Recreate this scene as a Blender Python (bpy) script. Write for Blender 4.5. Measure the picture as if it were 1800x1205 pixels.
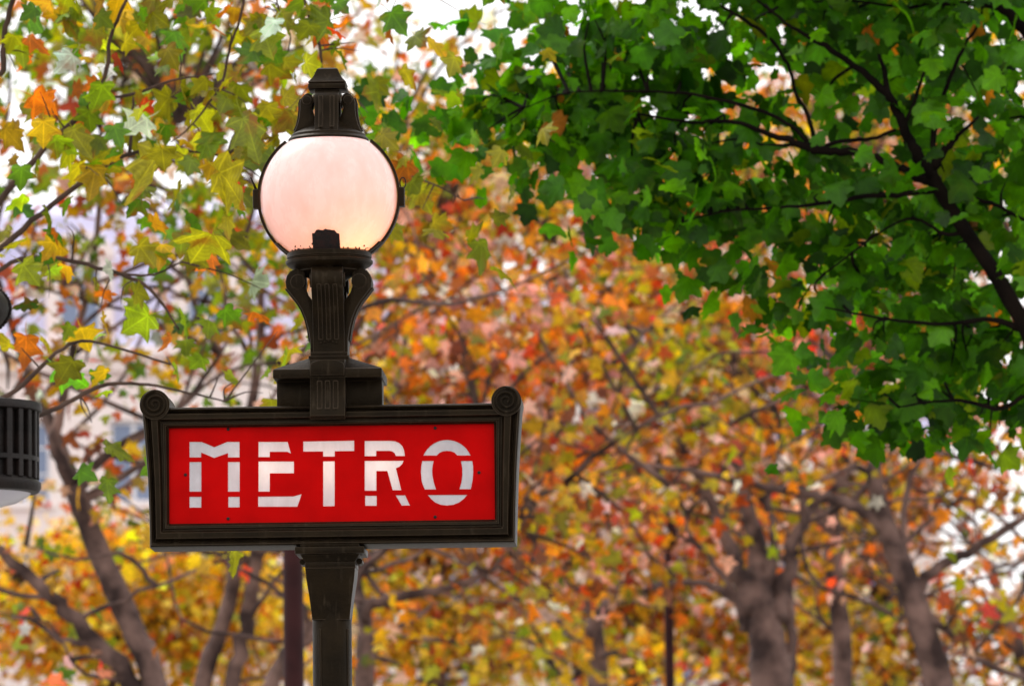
import bpy, bmesh, math, random
import numpy as np
from mathutils import Vector, Matrix

# ------------------------------------------------------------------ scene, camera, light
for o in list(bpy.data.objects):
    bpy.data.objects.remove(o)
scene = bpy.context.scene
COL = scene.collection
W_PX, H_PX = 1800.0, 1205.0
D_SIGN = 16.0
F_PX = 690.0 * D_SIGN
PITCH, ROLL = math.radians(6.3), math.radians(0.62)
CAM = Vector((0, 0, 1.65))
fwd = Vector((0, math.cos(PITCH), math.sin(PITCH)))
r0 = Vector((1, 0, 0)); u0 = r0.cross(fwd)
RIGHT = r0 * math.cos(ROLL) - u0 * math.sin(ROLL)
UP = u0 * math.cos(ROLL) + r0 * math.sin(ROLL)
cam_d = bpy.data.cameras.new('camera')
cam_d.sensor_width = 36.0
cam_d.lens = 36.0 * F_PX / W_PX
cam_d.clip_end = 4000
cam_d.dof.use_dof = True
cam_d.dof.focus_distance = D_SIGN + 0.1
cam_d.dof.aperture_fstop = 9.0
cam = bpy.data.objects.new('camera', cam_d)
COL.objects.link(cam)
M3 = Matrix((RIGHT, UP, -fwd)).transposed()
cam.matrix_world = Matrix.Translation(CAM) @ M3.to_4x4()
scene.camera = cam

SUN_EL, SUN_AZ = math.radians(48), math.radians(215)
world = bpy.data.worlds.new('World'); scene.world = world
world.use_nodes = True
nt = world.node_tree
bg = nt.nodes['Background']
sky = nt.nodes.new('ShaderNodeTexSky'); sky.sky_type = 'NISHITA'
sky.sun_disc = False; sky.sun_elevation = SUN_EL; sky.sun_rotation = SUN_AZ
sky.dust_density = 5.0; sky.air_density = 1.0; sky.ozone_density = 1.0
mx = nt.nodes.new('ShaderNodeMix'); mx.data_type = 'RGBA'
mx.inputs[0].default_value = 0.93
nt.links.new(sky.outputs[0], mx.inputs[6])
mx.inputs[7].default_value = (13.0, 12.8, 12.9, 1)      # even white overcast
nt.links.new(mx.outputs[2], bg.inputs[0])
bg.inputs[1].default_value = 0.1
sun_d = bpy.data.lights.new('sun', 'SUN'); sun_d.energy = 1.5; sun_d.angle = math.radians(25)
sun_d.color = (1.0, 0.95, 0.88)
sun = bpy.data.objects.new('sun', sun_d); COL.objects.link(sun)
# high, beyond the sign and to its left-hand side
sdir = Vector((-0.5, 0.55, 0.95)).normalized()
sun.rotation_euler = sdir.to_track_quat('Z', 'Y').to_euler()
sun.location = (0, 0, 60)
sky.sun_rotation = math.atan2(sdir.x, sdir.y); sky.sun_elevation = math.asin(sdir.z)
scene.view_settings.view_transform = 'Standard'
scene.view_settings.look = 'None'
scene.view_settings.gamma = 1.0
scene.view_settings.exposure = 0.25
scene.render.engine = 'CYCLES'
scene.cycles.use_denoising = True
scene.cycles.max_bounces = 8
scene.cycles.transmission_bounces = 6

rng = np.random.default_rng(11)
random.seed(5)

# ------------------------------------------------------------------ helpers
def P(u, v, y):
    """point where the photo's pixel (u, v) meets the upright plane at distance y"""
    d = fwd + RIGHT * ((u - W_PX / 2) / F_PX) + UP * ((H_PX / 2 - v) / F_PX)
    return CAM + d * (y / d.y)

def project(pts):
    q = np.asarray(pts) - np.array(CAM)
    zc = q @ np.array(fwd)
    return W_PX / 2 + F_PX * (q @ np.array(RIGHT)) / zc, H_PX / 2 - F_PX * (q @ np.array(UP)) / zc

def lin(c):
    return tuple((x / 255 / 12.92) if x / 255 <= 0.04045 else ((x / 255 + 0.055) / 1.055) ** 2.4 for x in c)

def tag(o, label=None, cat=None, group=None, kind=None):
    if label: o['label'] = label
    if cat: o['category'] = cat
    if group: o['group'] = group
    if kind: o['kind'] = kind
    return o

def link(name, me, mat=None, parent=None):
    o = bpy.data.objects.new(name, me)
    COL.objects.link(o)
    if parent is not None: o.parent = parent
    if mat is not None and me is not None:
        me.materials.clear(); me.materials.append(mat)
    return o

def empty(name, loc=(0, 0, 0), rz=0):
    o = bpy.data.objects.new(name, None); o.empty_display_size = 0.2
    o.location = loc; o.rotation_euler = (0, 0, rz)
    COL.objects.link(o)
    return o

def mesh(name, verts, faces, smooth=False):
    me = bpy.data.meshes.new(name)
    me.from_pydata([tuple(v) for v in verts], [], faces)
    if smooth:
        me.polygons.foreach_set('use_smooth', [True] * len(me.polygons))
    me.update()
    return me

def from_bm(name, bm, smooth_angle=None):
    bmesh.ops.recalc_face_normals(bm, faces=bm.faces)
    me = bpy.data.meshes.new(name); bm.to_mesh(me); bm.free()
    if smooth_angle:
        me.polygons.foreach_set('use_smooth', [True] * len(me.polygons))
        me.set_sharp_from_angle(angle=math.radians(smooth_angle))
    return me

def box_bm(bm, x0, x1, y0, y1, z0, z1, bev=0.0):
    b = bmesh.new()
    vs = [b.verts.new((x, y, z)) for z in (z0, z1) for y in (y0, y1) for x in (x0, x1)]
    for f in ((0, 1, 3, 2), (4, 6, 7, 5), (0, 4, 5, 1), (2, 3, 7, 6), (0, 2, 6, 4), (1, 5, 7, 3)):
        b.faces.new([vs[i] for i in f])
    if bev:
        bmesh.ops.bevel(b, geom=b.edges[:], offset=bev, segments=2, profile=0.5, affect='EDGES')
    join(bm, b)

def join(bm, b, mat=None):
    me = bpy.data.meshes.new('tmp'); b.to_mesh(me); b.free()
    if mat is not None: me.transform(mat)
    bm.from_mesh(me); bpy.data.meshes.remove(me)

def frustum_bm(bm, hx0, hy0, z0, hx1, hy1, z1, bev=0.0):
    b = bmesh.new()
    vs = [b.verts.new(p) for p in ((-hx0, -hy0, z0), (hx0, -hy0, z0), (hx0, hy0, z0), (-hx0, hy0, z0),
                                  (-hx1, -hy1, z1), (hx1, -hy1, z1), (hx1, hy1, z1), (-hx1, hy1, z1))]
    for f in ((3, 2, 1, 0), (4, 5, 6, 7), (0, 1, 5, 4), (1, 2, 6, 5), (2, 3, 7, 6), (3, 0, 4, 7)):
        b.faces.new([vs[i] for i in f])
    if bev: bmesh.ops.bevel(b, geom=b.edges[:], offset=bev, segments=2, profile=0.5, affect='EDGES')
    join(bm, b)

def loft_bm(bm, rows, bev=0.0):
    """square sections (half width x, half width y, z) skinned into one closed solid"""
    b = bmesh.new()
    rings = [[b.verts.new(p) for p in ((-hx, -hy, z), (hx, -hy, z), (hx, hy, z), (-hx, hy, z))] for hx, hy, z in rows]
    for a, c in zip(rings[:-1], rings[1:]):
        for k in range(4): b.faces.new((a[k], a[(k + 1) % 4], c[(k + 1) % 4], c[k]))
    b.faces.new(rings[0][::-1]); b.faces.new(rings[-1])
    join(bm, b)

def prism_bm(bm, outline, y0, y1, bev=0.0, mat=None):
    """outline in XZ, extruded along Y"""
    b = bmesh.new()
    a = [b.verts.new((x, y0, z)) for x, z in outline]
    c = [b.verts.new((x, y1, z)) for x, z in outline]
    n = len(outline)
    b.faces.new(a); b.faces.new(c[::-1])
    for i in range(n):
        b.faces.new((a[i], c[i], c[(i + 1) % n], a[(i + 1) % n]))
    if bev:
        bmesh.ops.recalc_face_normals(b, faces=b.faces)
        es = [e for e in b.edges if abs(e.verts[0].co.y - e.verts[1].co.y) < 1e-6]
        bmesh.ops.bevel(b, geom=es, offset=bev, segments=2, profile=0.5, affect='EDGES')
    join(bm, b, mat)

def lathe_bm(bm, prof, seg=48, cap=True):
    b = bmesh.new()
    rings = []
    for r, z in prof:
        rings.append([b.verts.new((r * math.cos(2 * math.pi * k / seg), r * math.sin(2 * math.pi * k / seg), z)) for k in range(seg)])
    for i in range(len(rings) - 1):
        for k in range(seg):
            b.faces.new((rings[i][k], rings[i][(k + 1) % seg], rings[i + 1][(k + 1) % seg], rings[i + 1][k]))
    if cap:
        b.faces.new(rings[0][::-1]); b.faces.new(rings[-1])
    join(bm, b)

def smooth_path(pts, rad, step=6):
    """Catmull-Rom through pts, returns finer points and radii"""
    pts = [Vector(p) for p in pts]
    if len(pts) < 3:
        step = max(step, 4)
    P2 = [pts[0] * 2 - pts[1]] + pts + [pts[-1] * 2 - pts[-2]]
    out, ro = [], []
    for i in range(1, len(P2) - 2):
        a, b, c, d = P2[i - 1], P2[i], P2[i + 1], P2[i + 2]
        for k in range(step):
            t = k / step
            out.append(0.5 * ((2 * b) + (c - a) * t + (2 * a - 5 * b + 4 * c - d) * t * t + (3 * b - a - 3 * c + d) * t ** 3))
            ro.append(rad[i - 1] * (1 - t) + rad[i] * t)
    out.append(pts[-1]); ro.append(rad[-1])
    return out, ro

def tube(pts, rad, sides=8, rough=0.0, closed_ends=True):
    """vertex and face lists of a tapered tube"""
    V, Fc = [], []
    n = len(pts)
    t = (pts[1] - pts[0]).normalized()
    ref = Vector((0.3, 1, 0.1)) if abs(t.y) < 0.8 else Vector((1, 0, 0.2))
    nrm = t.cross(ref).normalized()
    for i in range(n):
        t = (pts[min(i + 1, n - 1)] - pts[max(i - 1, 0)]).normalized()
        nrm = (nrm - t * nrm.dot(t)).normalized(); bi = t.cross(nrm)
        for k in range(sides):
            a = 2 * math.pi * k / sides
            rr = rad[i] * (1 + rough * (random.random() - 0.5))
            V.append(pts[i] + (nrm * math.cos(a) + bi * math.sin(a)) * rr)
    for i in range(n - 1):
        for k in range(sides):
            k2 = (k + 1) % sides
            Fc.append((i * sides + k, i * sides + k2, (i + 1) * sides + k2, (i + 1) * sides + k))
    if closed_ends:
        Fc.append(tuple(range(sides))[::-1]); Fc.append(tuple((n - 1) * sides + k for k in range(sides)))
    return V, Fc

class Bag:
    def __init__(s): s.v, s.f = [], []
    def add(s, V, Fc):
        o = len(s.v); s.v += V; s.f += [tuple(i + o for i in f) for f in Fc]

# ------------------------------------------------------------------ materials
def new_mat(name):
    m = bpy.data.materials.new(name); m.use_nodes = True
    return m, m.node_tree, m.node_tree.nodes['Principled BSDF']

def mat_noise(name, c1, c2, scale, rough=0.7, metal=0.0, bump=0.0, bscale=None, detail=5, lo=0.35, hi=0.65, spec=0.5):
    m, t, b = new_mat(name)
    tc = t.nodes.new('ShaderNodeTexCoord')
    n = t.nodes.new('ShaderNodeTexNoise'); n.inputs['Scale'].default_value = scale; n.inputs['Detail'].default_value = detail
    t.links.new(tc.outputs['Object'], n.inputs['Vector'])
    r = t.nodes.new('ShaderNodeValToRGB')
    r.color_ramp.elements[0].position = lo; r.color_ramp.elements[0].color = (*c1, 1)
    r.color_ramp.elements[1].position = hi; r.color_ramp.elements[1].color = (*c2, 1)
    t.links.new(n.outputs[0], r.inputs[0]); t.links.new(r.outputs[0], b.inputs['Base Color'])
    b.inputs['Roughness'].default_value = rough; b.inputs['Metallic'].default_value = metal
    b.inputs['Specular IOR Level'].default_value = spec
    if bump:
        n2 = t.nodes.new('ShaderNodeTexNoise'); n2.inputs['Scale'].default_value = bscale or scale * 3; n2.inputs['Detail'].default_value = 6
        t.links.new(tc.outputs['Object'], n2.inputs['Vector'])
        bp = t.nodes.new('ShaderNodeBump'); bp.inputs['Strength'].default_value = bump; bp.inputs['Distance'].default_value = 0.01
        t.links.new(n2.outputs[0], bp.inputs['Height']); t.links.new(bp.outputs[0], b.inputs['Normal'])
    return m

IRON = mat_noise('dark_iron_paint', lin((16, 11, 6)), lin((30, 22, 12)), 14, rough=0.36, bump=0.12, bscale=120, spec=0.12)
def iron_wear(mat_):
    t = mat_.node_tree; b = t.nodes['Principled BSDF']
    base = b.inputs['Base Color'].links[0].from_socket
    bv = t.nodes.new('ShaderNodeBevel'); bv.samples = 6; bv.inputs['Radius'].default_value = .0035
    ge = t.nodes.new('ShaderNodeNewGeometry')
    dt = t.nodes.new('ShaderNodeVectorMath'); dt.operation = 'DOT_PRODUCT'
    t.links.new(bv.outputs[0], dt.inputs[0]); t.links.new(ge.outputs['Normal'], dt.inputs[1])
    mr = t.nodes.new('ShaderNodeMapRange'); mr.inputs[1].default_value = .995; mr.inputs[2].default_value = .86; mr.inputs[3].default_value = 0; mr.inputs[4].default_value = .5
    t.links.new(dt.outputs['Value'], mr.inputs[0])
    tc = t.nodes.new('ShaderNodeTexCoord'); mp = t.nodes.new('ShaderNodeMapping'); mp.inputs['Scale'].default_value = (70, 70, 9)
    nz = t.nodes.new('ShaderNodeTexNoise'); nz.inputs['Scale'].default_value = 1.0; nz.inputs['Detail'].default_value = 6
    t.links.new(tc.outputs['Object'], mp.inputs[0]); t.links.new(mp.outputs[0], nz.inputs['Vector'])
    gr = t.nodes.new('ShaderNodeMapRange'); gr.inputs[1].default_value = .58; gr.inputs[2].default_value = .78; gr.inputs[4].default_value = .4
    t.links.new(nz.outputs[0], gr.inputs[0])
    m1 = t.nodes.new('ShaderNodeMix'); m1.data_type = 'RGBA'; m1.inputs[7].default_value = (*lin((96, 82, 68)), 1)
    t.links.new(mr.outputs[0], m1.inputs[0]); t.links.new(base, m1.inputs[6])
    m2 = t.nodes.new('ShaderNodeMix'); m2.data_type = 'RGBA'; m2.inputs[7].default_value = (*lin((74, 64, 52)), 1)
    t.links.new(gr.outputs[0], m2.inputs[0]); t.links.new(m1.outputs[2], m2.inputs[6])
    t.links.new(m2.outputs[2], b.inputs['Base Color'])
    rr = t.nodes.new('ShaderNodeMapRange'); rr.inputs[3].default_value = .3; rr.inputs[4].default_value = .55
    t.links.new(nz.outputs[0], rr.inputs[0]); t.links.new(rr.outputs[0], b.inputs['Roughness'])
iron_wear(IRON)
IRON.node_tree.nodes['Principled BSDF'].inputs['Specular Tint'].default_value = (1.0, .82, .6, 1)
IRON_DULL = mat_noise('dull_iron', lin((15, 10, 8)), lin((30, 22, 19)), 20, rough=0.5, bump=0.2, bscale=90, spec=.25)
RUST = mat_noise('rusty_iron', lin((14, 8, 7)), lin((44, 17, 11)), 60, rough=0.9, bump=0.5, bscale=200)
RED = mat_noise('red_enamel', lin((174, 0, 0)), lin((194, 1, 1)), 9, rough=0.4, spec=0.04, detail=9, lo=.3, hi=.6)
MAROON = mat_noise('maroon_paint', lin((44, 18, 19)), lin((56, 25, 25)), 8, rough=0.6, spec=.15)
BARK = mat_noise('plane_bark', lin((50, 33, 29)), lin((132, 104, 94)), 5, rough=0.9, bump=1.0, bscale=14, lo=0.38, hi=0.66)
BARK_DARK = mat_noise('maple_bark', lin((13, 9, 7)), lin((26, 19, 15)), 9, rough=0.95, bump=0.6, bscale=30, spec=.08)
BARK_TWIG = mat_noise('twig_bark', lin((52, 38, 32)), lin((92, 70, 60)), 10, rough=0.9)
GROUND = mat_noise('asphalt_ground', (0.16, 0.15, 0.14), (0.24, 0.22, 0.2), 0.8, rough=0.95, bump=0.2, bscale=40)
PAVE = mat_noise('pavement_stone', (0.26, 0.25, 0.23), (0.34, 0.33, 0.31), 2.0, rough=0.9, bump=0.2, bscale=30)
KERB = mat_noise('kerb_granite', (0.3, 0.29, 0.28), (0.4, 0.39, 0.38), 12, rough=0.85)
FACADE = mat_noise('pink_limestone', lin((244, 224, 220)), lin((250, 236, 230)), 0.8, rough=0.9)
FACADE2 = mat_noise('cream_limestone', lin((226, 206, 200)), lin((240, 222, 212)), 0.7, rough=0.9)
ZINC = mat_noise('zinc_roof', lin((196, 192, 224)), lin((216, 212, 236)), 1.5, rough=0.5, metal=0.0)
WFRAME = mat_noise('white_window_paint', lin((225, 222, 224)), lin((238, 235, 236)), 2, rough=0.6)
BRICK = mat_noise('chimney_brick', lin((170, 110, 96)), lin((196, 140, 120)), 4, rough=0.9)
m, t, b = new_mat('window_glass'); b.inputs['Base Color'].default_value = (*lin((122, 136, 164)), 1)
b.inputs['Roughness'].default_value = 0.08; GLASS = m

def leaf_material(name, trans=0.5, gloss=0.06, vein_gain=.8, brown=lin((150, 74, 24)), brown_amt=.7, tval=1.1):
    m, t, b = new_mat(name)
    t.nodes.remove(b)
    out = t.nodes['Material Output']
    at = t.nodes.new('ShaderNodeAttribute'); at.attribute_name = 'Col'
    df = t.nodes.new('ShaderNodeBsdfDiffuse'); tr = t.nodes.new('ShaderNodeBsdfTranslucent'); gl = t.nodes.new('ShaderNodeBsdfGlossy')
    gl.inputs['Roughness'].default_value = 0.45; gl.inputs['Color'].default_value = (0.9, 0.9, 0.95, 1)
    N, Lk = t.nodes, t.links
    def mth(op, x, y=None, clamp=False):
        n = N.new('ShaderNodeMath'); n.operation = op; n.use_clamp = clamp
        for k, q in enumerate((x, y)):
            if q is None: continue
            if isinstance(q, (int, float)): n.inputs[k].default_value = q
            else: Lk.new(q, n.inputs[k])
        return n.outputs[0]
    lu = N.new('ShaderNodeAttribute'); lu.attribute_name = 'LeafXY'
    sx = N.new('ShaderNodeSeparateXYZ'); Lk.new(lu.outputs['Vector'], sx.inputs[0])
    ang = mth('ABSOLUTE', mth('ARCTAN2', sx.outputs[0], sx.outputs[1]))
    dist = mth('MINIMUM', mth('MINIMUM', ang, mth('ABSOLUTE', mth('SUBTRACT', ang, .92))), mth('ABSOLUTE', mth('SUBTRACT', ang, 1.62)))
    ln = N.new('ShaderNodeVectorMath'); ln.operation = 'LENGTH'; Lk.new(lu.outputs['Vector'], ln.inputs[0])
    vein = mth('SUBTRACT', 1.0, mth('MULTIPLY', mth('MULTIPLY', dist, ln.outputs['Value']), 42.0), True)
    side_v = mth('POWER', mth('ABSOLUTE', mth('SINE', mth('ADD', mth('MULTIPLY', ln.outputs['Value'], 34.0), mth('MULTIPLY', dist, 9.0)))), 10.0)
    vein = mth('MAXIMUM', vein, mth('MULTIPLY', side_v, .35))
    tc = N.new('ShaderNodeTexCoord'); ge = N.new('ShaderNodeNewGeometry')
    nz = N.new('ShaderNodeTexNoise'); nz.inputs['Scale'].default_value = 16; nz.inputs['Detail'].default_value = 3
    Lk.new(ge.outputs['Position'], nz.inputs['Vector'])
    vary = mth('ADD', mth('MULTIPLY', nz.outputs[0], 1.7), .15)
    val = mth('MULTIPLY', vary, mth('ADD', 1.0, mth('MULTIPLY', vein, vein_gain)))
    cv = N.new('ShaderNodeVectorMath'); cv.operation = 'SCALE'; Lk.new(at.outputs['Color'], cv.inputs[0]); Lk.new(val, cv.inputs['Scale'])
    br = N.new('ShaderNodeMix'); br.data_type = 'RGBA'; br.inputs[7].default_value = (*brown, 1)
    nb = N.new('ShaderNodeTexNoise'); nb.inputs['Scale'].default_value = 9; nb.inputs['Detail'].default_value = 4; Lk.new(ge.outputs['Position'], nb.inputs['Vector'])
    bm_ = mth('MULTIPLY', mth('SUBTRACT', mth('ADD', nb.outputs[0], mth('MULTIPLY', ln.outputs['Value'], .18)), .64), 7.0, True)
    Lk.new(mth('MULTIPLY', bm_, brown_amt), br.inputs[0]); Lk.new(cv.outputs[0], br.inputs[6])
    sat = t.nodes.new('ShaderNodeHueSaturation'); sat.inputs['Saturation'].default_value = 1.12; sat.inputs['Value'].default_value = tval
    t.links.new(br.outputs[2], df.inputs['Color']); t.links.new(br.outputs[2], sat.inputs['Color'])
    t.links.new(sat.outputs[0], tr.inputs['Color'])
    m1 = t.nodes.new('ShaderNodeMixShader'); m1.inputs[0].default_value = trans
    t.links.new(df.outputs[0], m1.inputs[1]); t.links.new(tr.outputs[0], m1.inputs[2])
    m2 = t.nodes.new('ShaderNodeMixShader'); m2.inputs[0].default_value = gloss
    t.links.new(m1.outputs[0], m2.inputs[1]); t.links.new(gl.outputs[0], m2.inputs[2])
    t.links.new(m2.outputs[0], out.inputs['Surface'])
    return m
LEAF = leaf_material('autumn_leaf', 0.5, 0.025)
LEAF_MAPLE = leaf_material('maple_leaf', 0.55, 0.015, .35, lin((96, 120, 10)), .35, 1.3)

def opal(name, col, tcol, trans, gloss):
    m, t, b = new_mat(name); t.nodes.remove(b); out = t.nodes['Material Output']
    df = t.nodes.new('ShaderNodeBsdfDiffuse'); df.inputs[0].default_value = (*col, 1)
    tr = t.nodes.new('ShaderNodeBsdfTranslucent'); tr.inputs[0].default_value = (*tcol, 1)
    gl = t.nodes.new('ShaderNodeBsdfGlossy'); gl.inputs['Roughness'].default_value = 0.12
    m1 = t.nodes.new('ShaderNodeMixShader'); m1.inputs[0].default_value = trans
    t.links.new(df.outputs[0], m1.inputs[1]); t.links.new(tr.outputs[0], m1.inputs[2])
    tc = t.nodes.new('ShaderNodeTexCoord'); mp = t.nodes.new('ShaderNodeMapping'); mp.inputs['Scale'].default_value = (9, 9, 4); mp.inputs['Rotation'].default_value = (0, .6, 0)
    nz = t.nodes.new('ShaderNodeTexNoise'); nz.inputs['Scale'].default_value = 2.2; nz.inputs['Detail'].default_value = 7; nz.inputs['Roughness'].default_value = .65
    t.links.new(tc.outputs['Object'], mp.inputs[0]); t.links.new(mp.outputs[0], nz.inputs['Vector'])
    rp_ = t.nodes.new('ShaderNodeValToRGB'); rp_.color_ramp.elements[0].position = .38; rp_.color_ramp.elements[1].position = .62
    rp_.color_ramp.elements[0].color = (*[c * .86 for c in col], 1); rp_.color_ramp.elements[1].color = (*[min(1, c * 1.08) for c in col], 1)
    t.links.new(nz.outputs[0], rp_.inputs[0]); t.links.new(rp_.outputs[0], df.inputs[0])
    rr = t.nodes.new('ShaderNodeMapRange'); rr.inputs[3].default_value = .12; rr.inputs[4].default_value = .4
    t.links.new(nz.outputs[0], rr.inputs[0]); t.links.new(rr.outputs[0], gl.inputs['Roughness'])
    fr = t.nodes.new('ShaderNodeFresnel'); fr.inputs[0].default_value = 1.45
    mu = t.nodes.new('ShaderNodeMath'); mu.operation = 'MULTIPLY'; mu.inputs[1].default_value = gloss
    t.links.new(fr.outputs[0], mu.inputs[0])
    m2 = t.nodes.new('ShaderNodeMixShader'); t.links.new(mu.outputs[0], m2.inputs[0])
    t.links.new(m1.outputs[0], m2.inputs[1]); t.links.new(gl.outputs[0], m2.inputs[2])
    t.links.new(m2.outputs[0], out.inputs['Surface'])
    return m
OPAL = opal('opal_globe_glass', (0.88, 0.77, 0.83), (0.95, 0.80, 0.78), 0.42, 1.0)
LETTER = opal('opal_letter_glass', (0.80, 0.78, 0.82), (0.9, 0.86, 0.82), 0.35, 0.3)

# ------------------------------------------------------------------ the ground
gm = mesh('ground', [(-1500, -300, 0), (1500, -300, 0), (1500, 2500, 0), (-1500, 2500, 0)], [(0, 1, 2, 3)])
tag(link('ground', gm, GROUND), kind='structure')
bm = bmesh.new(); box_bm(bm, -60, 60, 13, 27, 0.004, 0.12)
pav = tag(link('pavement', from_bm('pavement', bm), PAVE), kind='structure')
bm = bmesh.new(); box_bm(bm, -60, 60, 12.7, 12.997, 0.004, 0.13, 0.012)
tag(link('kerb', from_bm('kerb', bm), KERB), kind='structure')
PAVE_Z = 0.12

# ------------------------------------------------------------------ buildings far behind the trees
def house(name, label, u0, u1, y, z_cornice, wall_mat, bays, storey, dormers, first_z=1.0):
    x0, x1 = P(u0, 600, y).x, P(u1, 600, y).x
    root = empty(name, (x0, y, 0)); tag(root, label, 'building', 'apartment houses beyond the trees')
    W = x1 - x0; depth = 12.0
    bay = W / bays
    ww, wh = 1.15, 2.0
    rows = []
    z = z_cornice - 0.6
    while z - storey > 0.5:
        rows.append(z - storey + 0.35); z -= storey
    # wall sheet with openings, 0.3 m reveals
    V, Fc = [], []
    def q(a, b2, c, d):
        o = len(V); V.extend((a, b2, c, d)); Fc.append((o, o + 1, o + 2, o + 3))
    xs = [0.0]
    for i in range(bays):
        c = (i + 0.5) * bay
        xs += [c - ww / 2, c + ww / 2]
    xs.append(W)
    zs = [0.0]
    for r in sorted(rows): zs += [r, r + wh]
    zs.append(z_cornice)
    for i in range(len(xs) - 1):
        for j in range(len(zs) - 1):
            if i % 2 == 1 and j % 2 == 1:
                a, b2, c, d = xs[i], xs[i + 1], zs[j], zs[j + 1]
                q((a, 0, c), (a, .3, c), (a, .3, d), (a, 0, d)); q((b2, .3, c), (b2, 0, c), (b2, 0, d), (b2, .3, d))
                q((a, .3, d), (b2, .3, d), (b2, 0, d), (a, 0, d)); q((a, 0, c), (b2, 0, c), (b2, .3, c), (a, .3, c))
            else:
                q((xs[i], 0, zs[j]), (xs[i + 1], 0, zs[j]), (xs[i + 1], 0, zs[j + 1]), (xs[i], 0, zs[j + 1]))
    q((0, depth, 0), (0, 0, 0), (0, 0, z_cornice), (0, depth, z_cornice))
    q((W, 0, 0), (W, depth, 0), (W, depth, z_cornice), (W, 0, z_cornice))
    q((W, depth, 0), (0, depth, 0), (0, depth, z_cornice), (W, depth, z_cornice))
    link('wall', mesh('wall', V, Fc), wall_mat, root)
    # mouldings
    bm = bmesh.new(); box_bm(bm, -.35, W + .35, -.45, depth + .1, z_cornice + .002, z_cornice + .28, .05); box_bm(bm, -.2, W + .2, -.28, -.003, z_cornice - .3, z_cornice - .002, .04)
    link('cornice', from_bm('cornice', bm), wall_mat, root)
    for r in rows[1::2]:
        bm = bmesh.new(); box_bm(bm, -.05, W + .05, -.14, -.003, r - .34, r - .12, .03)
        link('string_course', from_bm('string_course', bm), wall_mat, root)
    # one window, copied
    fb = bmesh.new(); t_ = .09
    for (a, b2, c, d) in ((-ww/2 + .004, -ww/2 + t_, 0.004, wh - .004), (ww/2 - t_, ww/2 - .004, .004, wh - .004), (-.05, .05, t_, wh - t_),
                          (-ww/2 + t_, ww/2 - t_, .004, t_), (-ww/2 + t_, ww/2 - t_, wh - t_, wh - .004)):
        box_bm(fb, a, b2, .16, .24, c, d)
    for zz in (wh * .36, wh * .68):
        box_bm(fb, -ww/2 + t_, -.05, .17, .23, zz - .025, zz + .025); box_bm(fb, .05, ww/2 - t_, .17, .23, zz - .025, zz + .025)
    fme = from_bm('window', fb)
    pb = bmesh.new(); box_bm(pb, -ww/2 + .02, ww/2 - .02, .19, .21, .02, wh - .02); pme = from_bm('pane', pb)
    sb = bmesh.new(); box_bm(sb, -ww/2 - .12, ww/2 + .12, -.12, -.003, -.12, -.003, .02); sme = from_bm('sill', sb)
    for r in rows:
        for i in range(bays):
            f = link('window', fme, WFRAME, root); f.location = ((i + .5) * bay, 0, r)
            link('pane', pme, GLASS, f); link('sill', sme, wall_mat, f)
    # mansard roof
    h1, in1 = 3.4, 1.3
    zr = z_cornice + .282
    pr = [(0, zr), (in1, zr + h1), (in1 + .9, zr + h1 + .35), (depth / 2, zr + h1 + 1.0), (depth - in1, zr + h1), (depth, zr)]
    V = [(0, y_, z_) for y_, z_ in pr] + [(W, y_, z_) for y_, z_ in pr]
    n = len(pr)
    Fc = [tuple(range(n))[::-1], tuple(range(n, 2 * n))] + [(i, i + 1, n + i + 1, n + i) for i in range(n - 1)] + [(n - 1, 0, n, 2 * n - 1)]
    rf = link('roof', mesh('roof', V, Fc), ZINC, root)
    # standing seams
    bm = bmesh.new()
    xx = .3
    while xx < W:
        b = bmesh.new()
        vs = [b.verts.new(p) for p in ((xx, -.04, zr), (xx + .06, -.04, zr), (xx + .06, in1 - .04, zr + h1), (xx, in1 - .04, zr + h1),
                                       (xx, .02, zr), (xx + .06, .02, zr), (xx + .06, in1 + .02, zr + h1), (xx, in1 + .02, zr + h1))]
        for f in ((0, 1, 2, 3), (7, 6, 5, 4), (0, 4, 5, 1), (1, 5, 6, 2), (2, 6, 7, 3), (3, 7, 4, 0)): b.faces.new([vs[k] for k in f])
        join(bm, b); xx += .62
    link('roof_seam', from_bm('roof_seam', bm), ZINC, rf)
    # dormers with round pediments
    dw, dh = 1.5, 2.1
    db = bmesh.new()
    out = [(-dw/2, 0), (dw/2, 0), (dw/2, dh)] + [(dw/2 * math.cos(a), dh + .55 * math.sin(a)) for a in [math.pi * k / 8 for k in range(1, 8)]] + [(-dw/2, dh)]
    inn = [(-.48, .25), (.48, .25), (.48, 1.85), (-.48, 1.85)]
    prism_bm(db, out, .12, 2.2)
    for (a, b2, c, d) in ((-dw/2 - .06, -.52, 0, dh), (.52, dw/2 + .06, 0, dh), (-.52, .52, 0, .2), (-.52, .52, 1.9, dh)):
        box_bm(db, a, b2, -.06, .118, c + .003, d)
    arch = [((dw/2 + .12) * math.cos(math.pi * k / 10), dh + .003 + .62 * math.sin(math.pi * k / 10)) for k in range(11)]
    prism_bm(db, arch, -.16, .115)
    dme = from_bm('dormer', db)
    wb = bmesh.new()
    for (a, b2, c, d) in ((-.515, -.44, .205, 1.895), (.44, .515, .205, 1.895), (-.04, .04, .28, 1.82), (-.44, .44, .205, .28), (-.44, .44, 1.82, 1.895)):
        box_bm(wb, a, b2, .03, .09, c, d)
    wme = from_bm('dormer_window', wb)
    pb = bmesh.new(); box_bm(pb, -.5, .5, .06, .075, .22, 1.88); dpm = from_bm('dormer_pane', pb)
    for i in range(dormers):
        d = link('dormer', dme, wall_mat, root); d.location = ((i + .5) * W / dormers, .08, zr + .12)
        link('window_frame', wme, WFRAME, d); link('pane', dpm, GLASS, d)
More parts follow.
